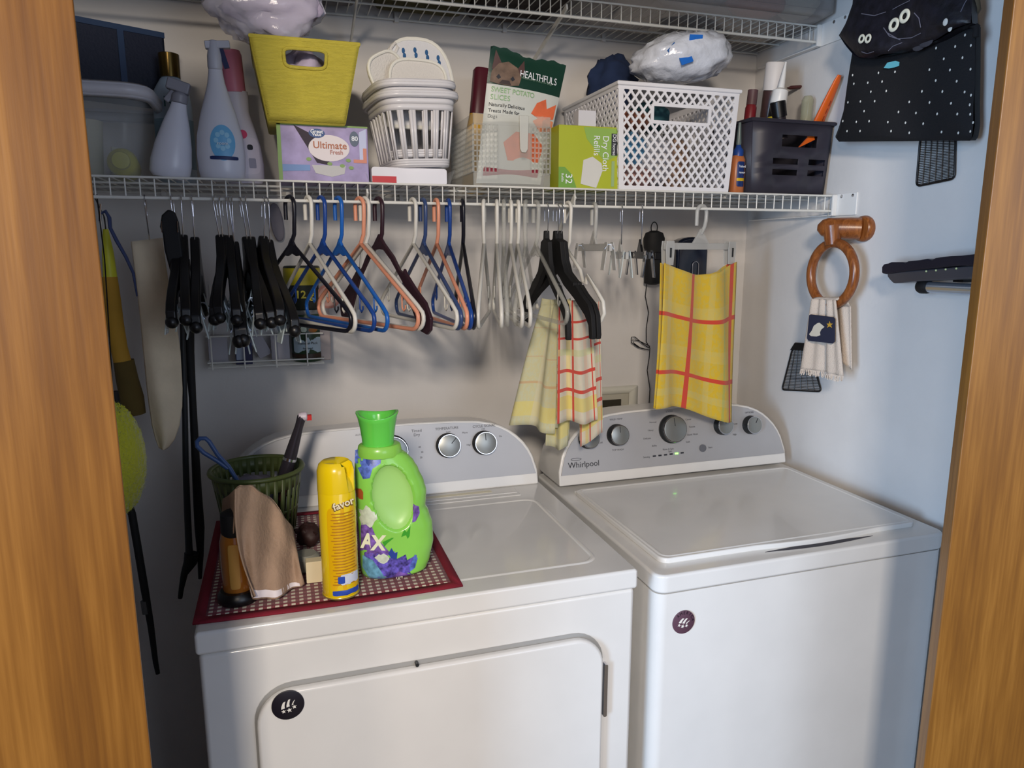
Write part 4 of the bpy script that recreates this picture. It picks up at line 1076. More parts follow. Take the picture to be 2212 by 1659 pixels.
HB = mat('hanger_blue', (30, 96, 180), .3); HPE = mat('hanger_peach', (222, 150, 120), .35); HSL = mat('hanger_slate', (52, 72, 116), .3)
HMA = mat('hanger_maroon', (50, 28, 38), .35); HCL = mat('hanger_clear', (196, 196, 188), .12, alpha=.38, coat=.5)
G1 = 'tubular plastic hangers on the shelf lip'
protos = {}
def tub(m, kind='plain', **kw):
    k = (m.name, kind)
    if k not in protos: protos[k] = tubular(kind, m, **kw)
    return protos[k]
rows = [
 (HBK, 'web', 625, 755, 694, 'black tubular hanger, first coloured one right of the black clip hangers'),
 (HW, 'plain', 665, 765, 706, 'white tubular hanger between the black and the navy blue tubular hangers'),
 (HNB, 'web', 693, 807, 697, 'navy blue tubular hanger beside the brighter blue one'),
 (HB, 'web', 730, 836, 694, 'bright blue tubular hanger left of the peach hanger'),
 (HPE, 'plain', 776, 902, 692, 'peach tubular hanger in front of a white one, above the detergent bottle'),
 (HW, 'plain', 787, 913, 678, 'white tubular hanger directly behind the peach hanger'),
 (HW, 'plain', 891, 984, 681, 'white tubular hanger between the maroon and the slate blue hangers'),
 (HSL, 'web', 913, 994, 668, 'slate blue tubular hanger right of a white one'),
 (HPE, 'plain', 942, 1008, 702, 'peach tubular hanger, the farther right of the two'),
 (HNB, 'web', 968, 1017, 694, 'navy blue tubular hanger just left of the last black tubular one'),
 (HBK, 'plain', 999, 1024, 692, 'black tubular hanger beside the row of white hangers'),
 (HW, 'plain', 1045, 1034, 688, 'white tubular hanger, first of the white row right of the black one'),
 (HW, 'plain', 1073, 1084, 692, 'white tubular hanger, second of the white row'),
 (HW, 'plain', 1103, 1127, 689, 'white tubular hanger, third of the white row'),
 (HW, 'plain', 1119, 1144, 680, 'cream white tubular hanger, last of the white row'),
]
for m, kind, px_h, px_e, py_e, lab in rows:
    x, a, z = solve(px_h, 0, px_e, py_e, .200)
    hang(tub(m, kind), x, a, lab, G1)
# white notched hanger in front of the towels
x, a, z = solve(1227, 0, 1306, 650, .19)
t = thing('notched_hanger', 'white notched hanger hanging right of the black coat hangers', 'hanger', (x, YR, ZR+.005), a)
obj('hook', MB().tube(HP(*hook_pts(.105, .0175)), .004, 8), HW, t, local=True, smooth=80)
pts = [(0, -.105), (.07, -.150), (.085, -.175), (.100, -.176), (.104, -.160), (.150, -.190), (.180, -.212), (.186, -.235), (.172, -.252)]
obj('frame', MB().tube(HP(*([(-p_[0], p_[1]) for p_ in reversed(pts)]+pts[1:])), .0042, 8), HW, t, local=True, smooth=80)
# maroon hanger with broad shoulder ends
x, a, z = solve(817, 0, 932, 672, .20)
t = thing('contoured_hanger', 'dark maroon hanger with broad rounded shoulder ends', 'hanger', (x, YR, ZR+.005), a)
obj('hook', MB().tube(HP(*hook_pts(.090, .0175)), .0045, 8), HMA, t, local=True, smooth=80)
RZ = Matrix.Rotation(-PI/2, 4, 'Z')
ol = [(0, -.072), (.022, -.092), (.06, -.118), (.085, -.145), (.100, -.150), (.105, -.142), (.110, -.150), (.150, -.182), (.185, -.205), (.205, -.235), (.202, -.258), (.188, -.268), (.160, -.262), (.135, -.225), (.100, -.172), (.078, -.152), (.05, -.126), (.02, -.106), (0, -.104)]
obj('body', MB().prism(ol+[(-x_, z_) for x_, z_ in reversed(ol[1:-1])], -.0035, .0035, RZ), HMA, t, local=True, bevel=.002)

# ---- black hangers with chrome swivel hooks and clear clips
CLIPM = mat('clip_glass', (210, 224, 224), .06, alpha=.62, coat=1); SPR = mat('clip_steel', (210, 214, 220), .12, metal=1)
def chrome_hook(t, stem, r=.0013, rr_=.0165):
    obj('hook', MB().tube(HP(*hook_pts(stem, rr_, .022)), r, 6), CHROME, t, local=True, smooth=80)
def clip_hanger():
    t = thing('clip_hanger', 'x', 'hanger', (0, 0, -5))
    chrome_hook(t, .098)
    zn = -.078
    ol = [(0, zn), (.008, zn-.002), (.016, zn-.014), (.034, zn-.042), (.075, zn-.072), (.120, zn-.096), (.160, zn-.122), (.176, zn-.140), (.177, zn-.160), (.168, zn-.167), (.161, zn-.158), (.155, zn-.144), (.110, zn-.116), (.062, zn-.094), (.030, zn-.078), (0, zn-.070)]
    obj('body', MB().prism(ol+[(-x_, z_) for x_, z_ in reversed(ol[1:-1])], -.0085, .0085, RZ), BLK, t, local=True, bevel=.003, seg=2)
    for s_ in (-1, 1):
        obj('end_knob', MB().sphere((0, -s_*.172, zn-.160), .0115, 12, 8), BLK, t, local=True)
    bar_ = obj('clip_bar', MB().tube(HP((-.158, zn-.146), (.158, zn-.146)), .0014, 6), SPR, t, local=True)
    for s_ in (-1, 1):
        for k in (0, 1):
            obj('clip', MB().prism([(-.018, .024), (.018, .024), (.023, -.006), (.016, -.048), (-.016, -.048), (-.023, -.006)], -.0014, .0014, T(0, -s_*.128, zn-.140) @ Matrix.Rotation(-PI/2, 4, 'Z') @ Matrix.Rotation(-.2 if k else .2, 4, 'X') @ T(0, -.009 if k else .009, 0)), CLIPM, t, local=True, bevel=.001)
        obj('spring', MB().tube([(-.013, -s_*.128, zn-.150), (-.005, -s_*.128, zn-.136), (.005, -s_*.128, zn-.136), (.013, -s_*.128, zn-.150)], .0026, 6), SPR, t, local=True)
    return t
ch = clip_hanger()
G2 = 'black clip hangers bunched at the left of the shelf lip'
crow = [(313, 340, 700), (338, 350, 690), (371, 363, 689), (392, 415, 716), (415, 429, 700), (462, 452, 690), (476, 481, 706), (488, 495, 700), (494, 503, 738), (501, 525, 692), (518, 546, 703), (530, 560, 690), (569, 625, 714), (576, 643, 712)]
lab2 = ['just right of the beige cover, chrome hook at its left', 'second from the beige cover', 'in front of the dark lint brush', 'between the lint brush and the tangled clips, its end hanging low', 'just right of the one beside the lint brush', 'leftmost of the dense middle bunch', 'second in the dense middle bunch', 'third in the dense middle bunch', 'lowest hanging, end reaching down over the wire rack', 'fifth in the dense middle bunch', 'sixth in the dense middle bunch', 'last of the dense middle bunch', 'second from the right end of the black bunch', 'rightmost of the black bunch, beside the black tubular hanger']
for (px_h, px_e, py_e), l in zip(crow[2:], lab2[2:]):
    x, a, z = solve(px_h, 0, px_e, py_e, .172)
    tz = (z-(ZR+.0048))+.247        # how much lower than the drawn one its end hangs
    t = hang(ch, x, a, 'black clip hanger '+l, G2, z=ZR+.0025, roll=random.uniform(-.10, .10)); t.rotation_euler.z += random.uniform(-.10, .10) if 440 < px_h < 560 else 0; t.scale = (1, 1, random.uniform(.93, 1.12))

# ---- right group: three black coat hangers with chrome hooks
def coat_hanger():
    t = thing('coat_hanger', 'x', 'hanger', (0, 0, -5)); chrome_hook(t, .075)
    zn = -.072
    ol = [(-.006, zn+.012), (.006, zn+.012), (.009, zn-.006), (.030, zn-.012), (.040, zn-.052), (.055, zn-.078), (.085, zn-.096), (.098, zn-.100), (.099, zn-.107), (.106, zn-.104), (.130, zn-.122), (.165, zn-.142), (.180, zn-.165), (.186, zn-.205), (.184, zn-.214), (.172, zn-.214), (.168, zn-.186), (.150, zn-.166), (.100, zn-.134), (.050, zn-.108), (.030, zn-.092), (.006, zn-.078), (.004, zn-.066), (0, zn-.064)]
    obj('body', MB().prism(ol+[(-x_, z_) for x_, z_ in reversed(ol[2:-1])], -.0055, .0055, RZ), BLKM, t, local=True, bevel=.002)
    return t
co = coat_hanger(); G3 = 'black notched coat hangers with chrome hooks'
for px_h, px_e, py_e, l in ((1181, 1229, 680, 'leftmost of the three, its arm ending over the pale towel'), (1202, 1284, 676, 'middle one of the three'), (1210, 1297, 676, 'rightmost of the three, its arm overlapping the middle one')):
    x, a, z = solve(px_h, 0, px_e, py_e, .186)
    hang(co, x, a, 'black notched coat hanger, '+l, G3, z=ZR+.002)
# clear hangers
clr = tubular('web', HCL, .195, .160, .095, .0048)
G4 = 'clear plastic hangers'
for px_h, px_e, l in ((1088, 1096, 'between the first and third white tubular hangers'), (1136, 1112, 'angled back to the left, right of the white row'), (1158, 1222, 'left of the black coat hangers, its arm over the pale towel')):
    x, a, z = solve(px_h, 0, px_e, 660, .19); hang(clr, x, a, 'clear plastic hanger '+l, G4)
def skirt_hanger(name, label, px_h, px_e, py_bar, body, clipm, width, hookm=None, stem=.09, near=1):
    """small hanger: hook, bar, two clips"""
    x, a, z = solve(px_h, 0, px_e, py_bar, width)
    t = thing(name, label, 'hanger', (x, YR, ZR+.003), a)
    if hookm is None: chrome_hook(t, stem)
    else: obj('hook', MB().tube(HP(*hook_pts(stem, .0175, .03)), .0045, 8, ), hookm, t, local=True, smooth=80)
    zb = -stem
    obj('bar', MB().box(-.0035, .0035, -width, width, zb-.016, zb, ).prism([(-.028, zb-.002), (0, zb+.030), (.028, zb-.002)], -.003, .003, RZ), body, t, local=True, bevel=.0012)
    for s_ in (-1, 1):
        for k, dx in ((0, .008), (1, -.008)):
            obj('clip', MB().prism([(-.010, .012), (.010, .012), (.014, -.008), (.012, -.048), (-.012, -.048), (-.014, -.008)], -.0012, .0012, T(0, -s_*(width-.014), zb-.010) @ Matrix.Rotation(-PI/2, 4, 'Z') @ Matrix.Rotation(-.12 if k else .12, 4, 'X') @ T(0, dx, 0)), clipm, t, local=True, bevel=.0008)
        obj('spring', MB().tube([(-.010, -s_*(width-.014), zb-.012), (-.003, -s_*(width-.014), zb-.002), (.003, -s_*(width-.014), zb-.002), (.010, -s_*(width-.014), zb-.012)], .002, 6), SPR, t, local=True)
    return t
HC2 = mat('hanger_frosted', (196, 196, 192), .25, alpha=.62)
GLC = mat('glassy_black_clip', (30, 32, 38), .1, coat=1)
skirt_hanger('skirt_hanger', 'frosted clear clip hanger seen nearly edge-on, right of the white notched hanger', 1284, 1316, 520, HC2, HC2, .135, HC2)
skirt_hanger('skirt_hanger', 'chrome-hooked clip hanger with frosted clips, left of the black charger', 1343, 1352, 560, HC2, CLIPM, .11, None, .108)
skirt_hanger('skirt_hanger', 'chrome-hooked clip hanger with glossy black clips, in front of the charger', 1386, 1400, 560, BLK, GLC, .11, None, .108)
# frosted hanger holding the yellow towel: faces the room
hp = at(1517, 440, y=YR); b0 = at(1442, 545, y=.43); b1 = at(1588, 525, y=.0)
k0 = at(1440, 532, y=.415); k1 = at(1590, 518, y=.50)
t = thing('skirt_hanger', 'frosted clip hanger holding the yellow plaid towel', 'hanger', (hp.x, YR, ZR+.004))
cxm = (k0+k1)/2; hp.z = ZR+.0045
ux = (k1-k0); ux.z = 0; ux = ux.normalized(); W2 = (k1-k0).length/2
MT = Matrix(((ux.x, -ux.y, 0, hp.x), (ux.y, ux.x, 0, YR), (0, 0, 1, ZR+.004), (0, 0, 0, 1)))
zb = (k0.z+k1.z)/2-(ZR+.004)
hk = [(x_, z_) for x_, z_ in hook_pts(abs(zb)-.02, .0175, .03)]
obj('hook', MB().tube([MT @ Vector((x_, 0, z_)) for x_, z_ in hk], .0048, 8), HC2, t, smooth=80)
obj('bar', MB().prism([(-W2, zb), (W2, zb), (W2, zb-.016), (-W2, zb-.016)], -.003, .003, MT).prism([(-.030, zb-.001), (0, zb+.034), (.030, zb-.001)], -.003, .003, MT), HC2, t, bevel=.0012)
for s_ in (-1, 1):
    xc = s_*(W2-.013)
    for k, dy in ((0, .007), (1, -.007)):
        obj('clip', MB().prism([(xc-.013, zb+.004), (xc+.013, zb+.004), (xc+.015, zb-.012), (xc+.012, zb-.052), (xc-.012, zb-.052), (xc-.015, zb-.012)], -.0012+dy, .0012+dy, MT), HC2, t, bevel=.0008)
    obj('spring', MB().box(xc-.0022, xc+.0022, -.010, -.008, zb-.034, zb-.012, MT), KNOBD, t)

# ================================================================ towels
RD = (206, 66, 42); GY = (176, 190, 120)
YT = woven('yellow_plaid', (214, 178, 40), [('u', .62, .055, (200, 186, 120), .35), ('u', .79, .03, (150, 176, 96), .5), ('u', .10, .06, (206, 190, 130), .35), ('v', .72, .08, (204, 190, 120), .3), ('v', .42, .08, (204, 190, 120), .3), ('v', .12, .05, (196, 190, 130), .3), ('u', .385, .05, RD), ('u', .925, .055, RD), ('v', .665, .028, RD), ('v', .26, .028, RD), ('u', -.01, .02, RD)], mottle=(196, 178, 90))
zt_ = ZR+.004+zb-.046
t = thing('yellow_towel', 'bright yellow plaid dish towel with red stripes on a clip hanger', 'towel', (hp.x, YR, zt_-.25))
bl, br = at(1407, 885, y=.42), at(1584, 893, y=.50)
def yt(off):
    def f(u, v):      # v: 0 bottom, 1 top
        top = MT @ Vector((-W2-.012+u*(2*W2+.018), -off, 0)); top.z = zt_-.030*math.sin(PI*u)**1.2
        bot = bl.lerp(br, u); bot.y -= off*.8; bot.z += -.014*u**2*(1 if u < .8 else 1)+.012*math.sin(PI*u*1.6+.3)
        p_ = bot.lerp(top, v); n_ = Vector((ux.y, -ux.x, 0))
        return p_+n_*(.010*math.sin(u*8.5+1.2)*(1-.4*v)+.005*math.sin(u*17+3*v)+.012*math.sin(PI*u)*v)
    return f
obj('towel_front', MB().grid(yt(.006), 40, 40), YT, t, smooth=80, solid=.0012)
obj('towel_back', MB().grid(yt(-.006), 40, 30), YT, t, smooth=80, solid=.0012)
# pale towels folded over clear hanger bars
PT = woven('pale_plaid', (206, 202, 160), [('v', .30, .02, (206, 170, 128), .8), ('v', .52, .012, (206, 176, 140), .6), ('v', .10, .10, (224, 210, 120), .7), ('v', .78, .012, (206, 176, 140), .5), ('u', .5, .2, (214, 208, 184), .5)], mottle=(200, 206, 184))
WT = woven('white_plaid', (216, 206, 186), [('u', .30, .12, (226, 206, 130), .7), ('u', .75, .10, (228, 190, 160), .6), ('v', .12, .10, (222, 204, 90), .7), ('v', .22, .028, (204, 72, 58)), ('v', .38, .030, (204, 72, 58)), ('v', .68, .022, (204, 72, 58)), ('v', .84, .022, (204, 72, 58)), ('u', .03, .05, (204, 72, 58)), ('u', .42, .045, (204, 72, 58)), ('u', .93, .03, (204, 72, 58)), ('v', .55, .06, (196, 206, 140), .5)], mottle=(210, 214, 190))
def drape(name, label, tl, tr, bl_, br_, m, folds, amp, ph, nu=36, nv=36, hem=.006, layers=(0, .012), sag=.004):
    t = thing(name, label, 'towel', tuple((tl+tr)/2))
    for i, off in enumerate(layers):
        def f(u, v):
            a = bl_.lerp(br_, u); b_ = tl.lerp(tr, u); p_ = a.lerp(b_, v**.85)
            dirn = (tr-tl); dirn.z = 0; dirn.normalize(); n_ = Vector((dirn.y, -dirn.x, 0))
            w_ = (1-v)**.6*.85+.15
            z_ = hem*math.sin(5*u+ph)*(1-v)-sag*math.sin(PI*u)*v
            q = p_+n_*(amp*math.sin(folds*u*2*PI+ph+.8*v)*w_+amp*.4*math.sin(folds*4.3*u+ph*2+2*v)*w_)
            q.z += z_
            if i: q = q-n_*off*(1-v**6)+Vector((0, 0, .012))
            return q
        obj('hanging_fold', MB().grid(f, nu, nv), m, t, smooth=80, solid=.0014)
    return t
drape('dish_towel', 'pale green-yellow dish towel, leftmost of the hanging towels', at(1172, 655, y=.50), at(1212, 655, y=.45), at(1100, 918, y=.52), at(1196, 932, y=.44), PT, 1.6, .012, 0)
drape('dish_towel', 'pale yellow dish towel hanging lowest, behind the red-striped one', at(1190, 658, y=.47), at(1232, 656, y=.44), at(1180, 966, y=.47), at(1226, 966, y=.45), PT, 1.2, .009, 2, layers=(0, .010))
drape('dish_towel', 'white dish towel with red and yellow stripes in front of the pale ones', at(1206, 660, y=.42), at(1278, 652, y=.40), at(1202, 918, y=.41), at(1292, 905, y=.40), WT, 1.8, .010, 1, layers=(0, .012))
drape('dish_towel', 'narrow red-striped white towel at the right, its corner hanging down', at(1256, 660, y=.44), at(1296, 662, y=.43), at(1254, 962, y=.45), at(1304, 938, y=.43), WT, 1.0, .010, 4, nu=24, layers=(0, .012))
lump('paper_tag', tuple(at(1250, 655, y=.43)), (.02, .015, .006), WT, '', 'towel') if False else None

# ================================================================ charger, speaker and outlet on the back wall
c = at(1412, 545, y=.80)
t = thing('wall_charger', 'black handheld device hanging on the back wall by the yellow towel', 'charger', (c.x, YB, c.z))
def pxw(px, y=.80): return at(px, 545, y=y).x
def pzw(py, y=.80): return at(1412, py, y=y).z
x0, x1 = pxw(1388), pxw(1440); xm = (x0+x1)/2
obj('shell', MB().lathe([(.012, pzw(615)), (.0255, pzw(612)), (.0265, pzw(540)), (.030, pzw(535)), (.032, pzw(515)), (.026, pzw(503)), (.010, pzw(498))], 28, T(xm, .806, 0), 1, .8), BLKM, t)
obj('hang_loop', MB().tube([(xm+.010*math.cos(a)-.004, .800, pzw(492)+.016*math.sin(a)) for a in [2*PI*k/16 for k in range(16)]], .0016, 6, closed=True), BLK, t)
obj('button', MB().box(xm-.012, xm+.010, .776, .782, pzw(560), pzw(545)), BLK, t, bevel=.002)
cord = [at(px, py, y=.825) for px, py in ((1397, 614), (1394, 640), (1401, 675), (1396, 710), (1396, 738), (1404, 752), (1402, 775), (1398, 800), (1404, 840), (1402, 872), (1404, 930))]
obj('cord', MB().tube(cord, .0015, 6), BLK, t, smooth=80)
tie = [at(px, py, y=.822) for px, py in ((1402, 752), (1388, 742), (1372, 728), (1364, 728), (1364, 740), (1378, 750), (1402, 756), (1384, 752), (1370, 742), (1366, 734), (1380, 736), (1404, 748))]
obj('cord_bundle', MB().tube(tie, .0013, 6), BLK, t, smooth=80)
x0, x1 = pxw(1462), pxw(1528); xm = (x0+x1)/2
t = thing('navy_device', 'glossy navy wall device behind the yellow towel, bright arc on its front', 'charger', (xm, YB, pzw(560)))
GN = mat('glossy_navy', (16, 24, 44), .12, coat=.6)
hx = (x1-x0)/2
poly = [(-hx, pzw(650)), (hx*1.0, pzw(650)), (hx*1.02, pzw(545))]+[(hx*math.cos(a), pzw(528)+.022*math.sin(a)) for a in [PI*k/10 for k in range(11)]]+[(-hx*1.02, pzw(545))]
obj('shell', MB().prism(poly, .795, YB, T(xm, 0, 0)), GN, t, bevel=.008, seg=3)
obj('chrome_arc', MB().tube([T(xm+.008, .792, 0) @ Vector((x_, 0, z_)) for x_, z_ in [(-.010, pzw(625))]+[(-.010, pzw(578)+.0)]+[(.010*math.cos(a), pzw(573)+.010*math.sin(a)) for a in [PI-PI*k/8 for k in range(9)]]+[(.010, pzw(625))]], .0013, 6), CHROME, t, smooth=80)
# outlet box recessed in the wall
xo0, xo1 = at(1205, 850, y=YB).x, at(1376, 850, y=YB).x; zo1, zo0 = at(1330, 834, y=YB).z, at(1330, 920, y=YB).z
t = thing('outlet_box', 'white recessed hookup box low on the back wall behind the washer console', 'outlet box', ((xo0+xo1)/2, YB, zo0))
fr = MB(); o_ = [Vector((x_, YB-.004, z_)) for x_, z_ in rrect(xo0, xo1, zo0, zo1, .004, 2)]; i_ = [Vector((x_, YB-.006, z_)) for x_, z_ in rrect(xo0+.02, xo1-.03, zo0+.02, zo1-.022, .002, 2)]
frustum_ring(fr, o_, i_); obj('trim_frame', fr, mat('box_trim', (206, 204, 192), .5), t, solid=.003)
obj('recess', MB().box(xo0+.02, xo1-.03, YB-.003, YB-.001, zo0+.02, zo1-.022), mat('box_inner', (176, 172, 158), .6), t)
obj('dark_opening', MB().box(xo0+.035, xo1-.055, YB-.006, YB-.003, zo0+.028, zo1-.040), mat('opening_dark', (46, 42, 30), .7), t)
# ================================================================ placemat and things on the dryer
ZM = TD+.0042
t = thing('placemat', 'red and white gingham placemat with dark red border on the dryer', 'placemat', (.21, .25, TD+.002))
gm = mat('gingham', (118, 26, 44), .95, sheen=.2); g = NG(gm); bn = gm.node_tree.nodes['Principled BSDF']
tcn = g.n('ShaderNodeTexCoord'); sp = g.n('ShaderNodeSeparateXYZ'); gm.node_tree.links.new(tcn.outputs['Object'], sp.inputs[0])
gx = g.m('GREATER_THAN', g.m('FRACT', g.m('MULTIPLY', sp.outputs[0], 1/.0125)), .5); gy = g.m('GREATER_THAN', g.m('FRACT', g.m('MULTIPLY', sp.outputs[1], 1/.0125)), .5)
both = g.m('MULTIPLY', gx, gy); one = g.m('ADD', gx, gy)
col = g.mix(g.m('GREATER_THAN', one, .5), lin((104, 20, 38)), lin((128, 52, 62))); col = g.mix(both, col, lin((214, 206, 186)))
g.put(bn.inputs['Base Color'], col)
wn = g.n('ShaderNodeTexNoise'); wn.inputs['Scale'].default_value = 900; gm.node_tree.links.new(tcn.outputs['Object'], wn.inputs['Vector'])
bpn = g.n('ShaderNodeBump'); bpn.inputs['Strength'].default_value = .6; bpn.inputs['Distance'].default_value = .002
g.put(bpn.inputs['Height'], wn.outputs['Fac']); g.put(bn.inputs['Normal'], bpn.outputs[0])
def matz(x, y): return TD+.0024+.0010*math.sin(13*x+2)*math.sin(11*y)*(.3)
mx0, mx1, my0, my1 = -.004, .420, .028, .472
def mp_(u, v):
    x = mx0+(mx1-mx0)*u; y = my0+(my1-my0)*v; return Vector((x, y-.006*math.sin(PI*u)*(1-v), TD+.0026))
obj('woven_field', MB().grid(lambda u, v: mp_(.03+.94*u, .03+.94*v), 20, 20), gm, t, solid=.002, offset=-1)
bd = MB()
ou = [mp_(u, v) for u, v in [(i/12, 0) for i in range(12)]+[(1, i/12) for i in range(12)]+[(1-i/12, 1) for i in range(12)]+[(0, 1-i/12) for i in range(12)]]
inn = [mp_(.04+.92*u, .04+.92*v) for u, v in [(i/12, 0) for i in range(12)]+[(1, i/12) for i in range(12)]+[(1-i/12, 1) for i in range(12)]+[(0, 1-i/12) for i in range(12)]]
for L in (ou, inn):
    for p_ in L: p_.z += .0008
frustum_ring(bd, ou, inn)
obj('border', bd, mat('dark_red_binding', (124, 20, 40), .9, bump=.4, bscale=700), t, solid=.003, offset=-1)

# ---- furniture polish can
cc = at(737, 1270, z=ZM); cx_, cy_ = .2205, .062
t = thing('polish_can', 'yellow aerosol can with slanted yellow cap on the placemat', 'aerosol can', (cx_, cy_, ZM))
CANY = mat('can_yellow', (236, 204, 14), .25, coat=.4)
hc = at(737, 992, y=cy_).z-ZM; rcn = .0295
M = T(cx_, cy_, ZM)
obj('can_body', MB().lathe([(rcn-.003, 0), (rcn, .002), (rcn-.001, .004), (rcn, .006), (rcn, hc*.78), (rcn-.001, hc*.79)], 40, M), CANY, t)
b = MB(); N = 40; prof = []
zs_ = [hc*.79, hc*.90, hc*.96, hc*.985, hc]
for i, (z, r) in enumerate(((hc*.785, rcn+.0004), (hc*.93, rcn), (hc*.975, rcn-.003), (hc*.995, rcn-.008), (hc*.995, .004))):
    for k in range(N):
        a = 2*PI*k/N; x_, y_ = r*math.cos(a), r*math.sin(a)
        dz = 0
        if i >= 1:      # channel for the nozzle, sloping down to the right front
            d_ = abs((x_*.55+y_*.83)+.002); dz = -.030*max(0, (x_*.83-y_*.55)/rcn+.15)*(1 if d_ < .009 else 0)
        b.v.append(tuple(M @ Vector((x_, y_, z+dz))))
for i in range(4):
    for k in range(N): b.f.append((i*N+k, i*N+(k+1) % N, (i+1)*N+(k+1) % N, (i+1)*N+k))
b.f.append(tuple(4*N+k for k in range(N)))
obj('cap', b, CANY, t, smooth=50)
rcl = lambda z: rcn
SYM = Matrix.Rotation(.12, 4, 'Z')
Mc = M @ SYM
TXT = mat('can_text_brown', (182, 126, 14), .5); CB = mat('can_blue', (40, 74, 170), .4)
lb = obj('label', patch(Mc, .002, hc*.38, .046, hc*.62, rcl, 1, p=10), mat('label_amber', (226, 176, 12), .3, coat=.3), t)
for k in range(30):
    z = hc*.645-k*.0050
    if .10*hc < z: obj('text_line', patch(Mc, .003+.0007*math.sin(k*7), z, .036+.004*math.sin(k*3.7), .0021, rcl, 1, p=8, off=.0010), TXT, lb)
obj('white_label', patch(Mc, .010, hc*.155, .030, .018, rcl, 1, p=10, off=.0013), mat('pale_panel', (206, 212, 226), .4), lb)
obj('blue_square', patch(Mc, -.004, hc*.155, .011, .012, rcl, 1, p=10, off=.0016), CB, lb)
obj('blue_band', patch(Mc, .004, hc*.055, .044, .009, rcl, 1, p=10, off=.0013), CB, lb)
text('logo', 'favor', .0165, None, mat('logo_shadow', (120, 88, 40), .5), lb, M=Mc @ T(.0045, -rcn*.995, hc*.715) @ Matrix.Rotation(PI/2, 4, 'X') @ Matrix.Rotation(.25, 4, 'Z') @ T(-.001, -.001, .0004), bold=.0009, ext=.0008)
text('logo', 'favor', .0165, None, mat('logo_cream', (236, 226, 190), .5), lb, M=Mc @ T(.0045, -rcn*.995-.0008, hc*.715) @ Matrix.Rotation(PI/2, 4, 'X') @ Matrix.Rotation(.25, 4, 'Z'), bold=.0003, ext=.0008)
obj('can_bottom_rim', MB().tube([(cx_+rcn*math.cos(a), cy_+rcn*math.sin(a), ZM+.002) for a in [2*PI*k/32 for k in range(32)]], .0014, 6, closed=True), mat('tin_rim', (170, 150, 90), .3, metal=.6), t)

# ---- green detergent bottle
YC = .112
rows_ = [(1266, 796, 900), (1262, 786, 912), (1250, 781, 921), (1230, 778, 928), (1190, 775, 935), (1150, 773, 933), (1122, 771, 925), (1106, 770, 918), (1090, 769, 919), (1070, 768, 920), (1050, 767, 915), (1020, 766, 903), (1000, 766, 893), (985, 771, 881), (976, 777, 870)]
prof = []
for py, l, r in rows_:
    a_, b_ = at(l, py, y=YC), at(r, py, y=YC); prof.append(((a_.z+b_.z)/2, (a_.x+b_.x)/2, (b_.x-a_.x)/2))
z0_ = prof[0][0]; sc_ = (prof[-1][0]-ZM)/(prof[-1][0]-z0_)
prof = [(ZM+(z-z0_)*sc_, c, h) for z, c, h in prof]
zt_b = prof[-1][0]
def pint(z):
    for (za, ca, ha), (zb_, cb_, hb_) in zip(prof, prof[1:]):
        if za <= z <= zb_:
            k = (z-za)/(zb_-za); k = k*k*(3-2*k)*.5+k*.5; return ca+(cb_-ca)*k, ha+(hb_-ha)*k
    return prof[-1][1:] if z > zb_ else prof[0][1:]
def depth(z):
    k = (z-ZM)/(zt_b-ZM); return .012+.031*min(1, max(0, k*18))**.5 if k < .06 else (.043 if k < .62 else .043-.017*((k-.62)/.38)**1.6)
ec = at(850, 1078, y=YC-.04); EW, EH, ET = .0345, .057, .16
def dent(x, z):
    dx, dz = x-ec.x, z-ec.z; c, s_ = math.cos(ET), math.sin(ET); u = (dx*c+dz*s_)/EW; v = (-dx*s_+dz*c)/EH; q = u*u+v*v
    return (1-q)**.45 if q < 1 else 0, q
def bsurf(x, z, off=0):
    c, h = pint(z); u = max(-.999, min(.999, (x-c)/h)); d = depth(z)*(1-abs(u)**2.5)**(1/2.5)
    k, q = dent(x, z)
    return Vector((x, YC-d+.020*k-off, z))
nz_, na = 90, 96; b = MB()
for i in range(nz_+1):
    z = ZM+(zt_b-ZM)*i/nz_; c, h = pint(z); d = depth(z)
    for k in range(na):
        a = 2*PI*k/na; ca, sa = math.cos(a), math.sin(a); q = (abs(ca)**2.5+abs(sa)**2.5)**(-1/2.5)
        x = c+h*ca*q; y = YC+d*sa*q
        if sa < 0: y += .020*dent(x, z)[0]
        b.v.append((x, y, z))
for i in range(nz_):
    for k in range(na): b.f.append((i*na+k, i*na+(k+1) % na, (i+1)*na+(k+1) % na, (i+1)*na+k))
b.f.append(tuple(range(na))); b.f.append(tuple(nz_*na+k for k in range(na)))
t = thing('detergent_jug', 'bright green laundry detergent jug with purple flowers on its label', 'jug', (prof[0][1], YC, ZM))
LG = mat('lime_plastic', (140, 212, 86), .25, coat=.3, vary=.06)
body = obj('body', b, LG, t, smooth=60)
def bpatch(name, pts, m, off=.0006, rings=5, sub=3):
    P_ = []
    n = len(pts)
    for i in range(n):
        for j in range(sub): P_.append((pts[i][0]+(pts[(i+1) % n][0]-pts[i][0])*j/sub, pts[i][1]+(pts[(i+1) % n][1]-pts[i][1])*j/sub))
    W = [at(px, py, y=YC-.04) for px, py in P_]
    cx2 = sum(p_.x for p_ in W)/len(W); cz2 = sum(p_.z for p_ in W)/len(W); mb = MB(); n = len(W)
    mb.v = [tuple(bsurf(cx2, cz2, off))]
    for j in range(1, rings+1):
        for p_ in W: mb.v.append(tuple(bsurf(cx2+(p_.x-cx2)*j/rings, cz2+(p_.z-cz2)*j/rings, off)))
    for a in range(n): mb.f.append((0, 1+a, 1+(a+1) % n))
    for j in range(rings-1):
        for a in range(n): mb.f.append((1+j*n+a, 1+(j+1)*n+a, 1+(j+1)*n+(a+1) % n, 1+j*n+(a+1) % n))
    return obj(name, mb, m, body, smooth=80)
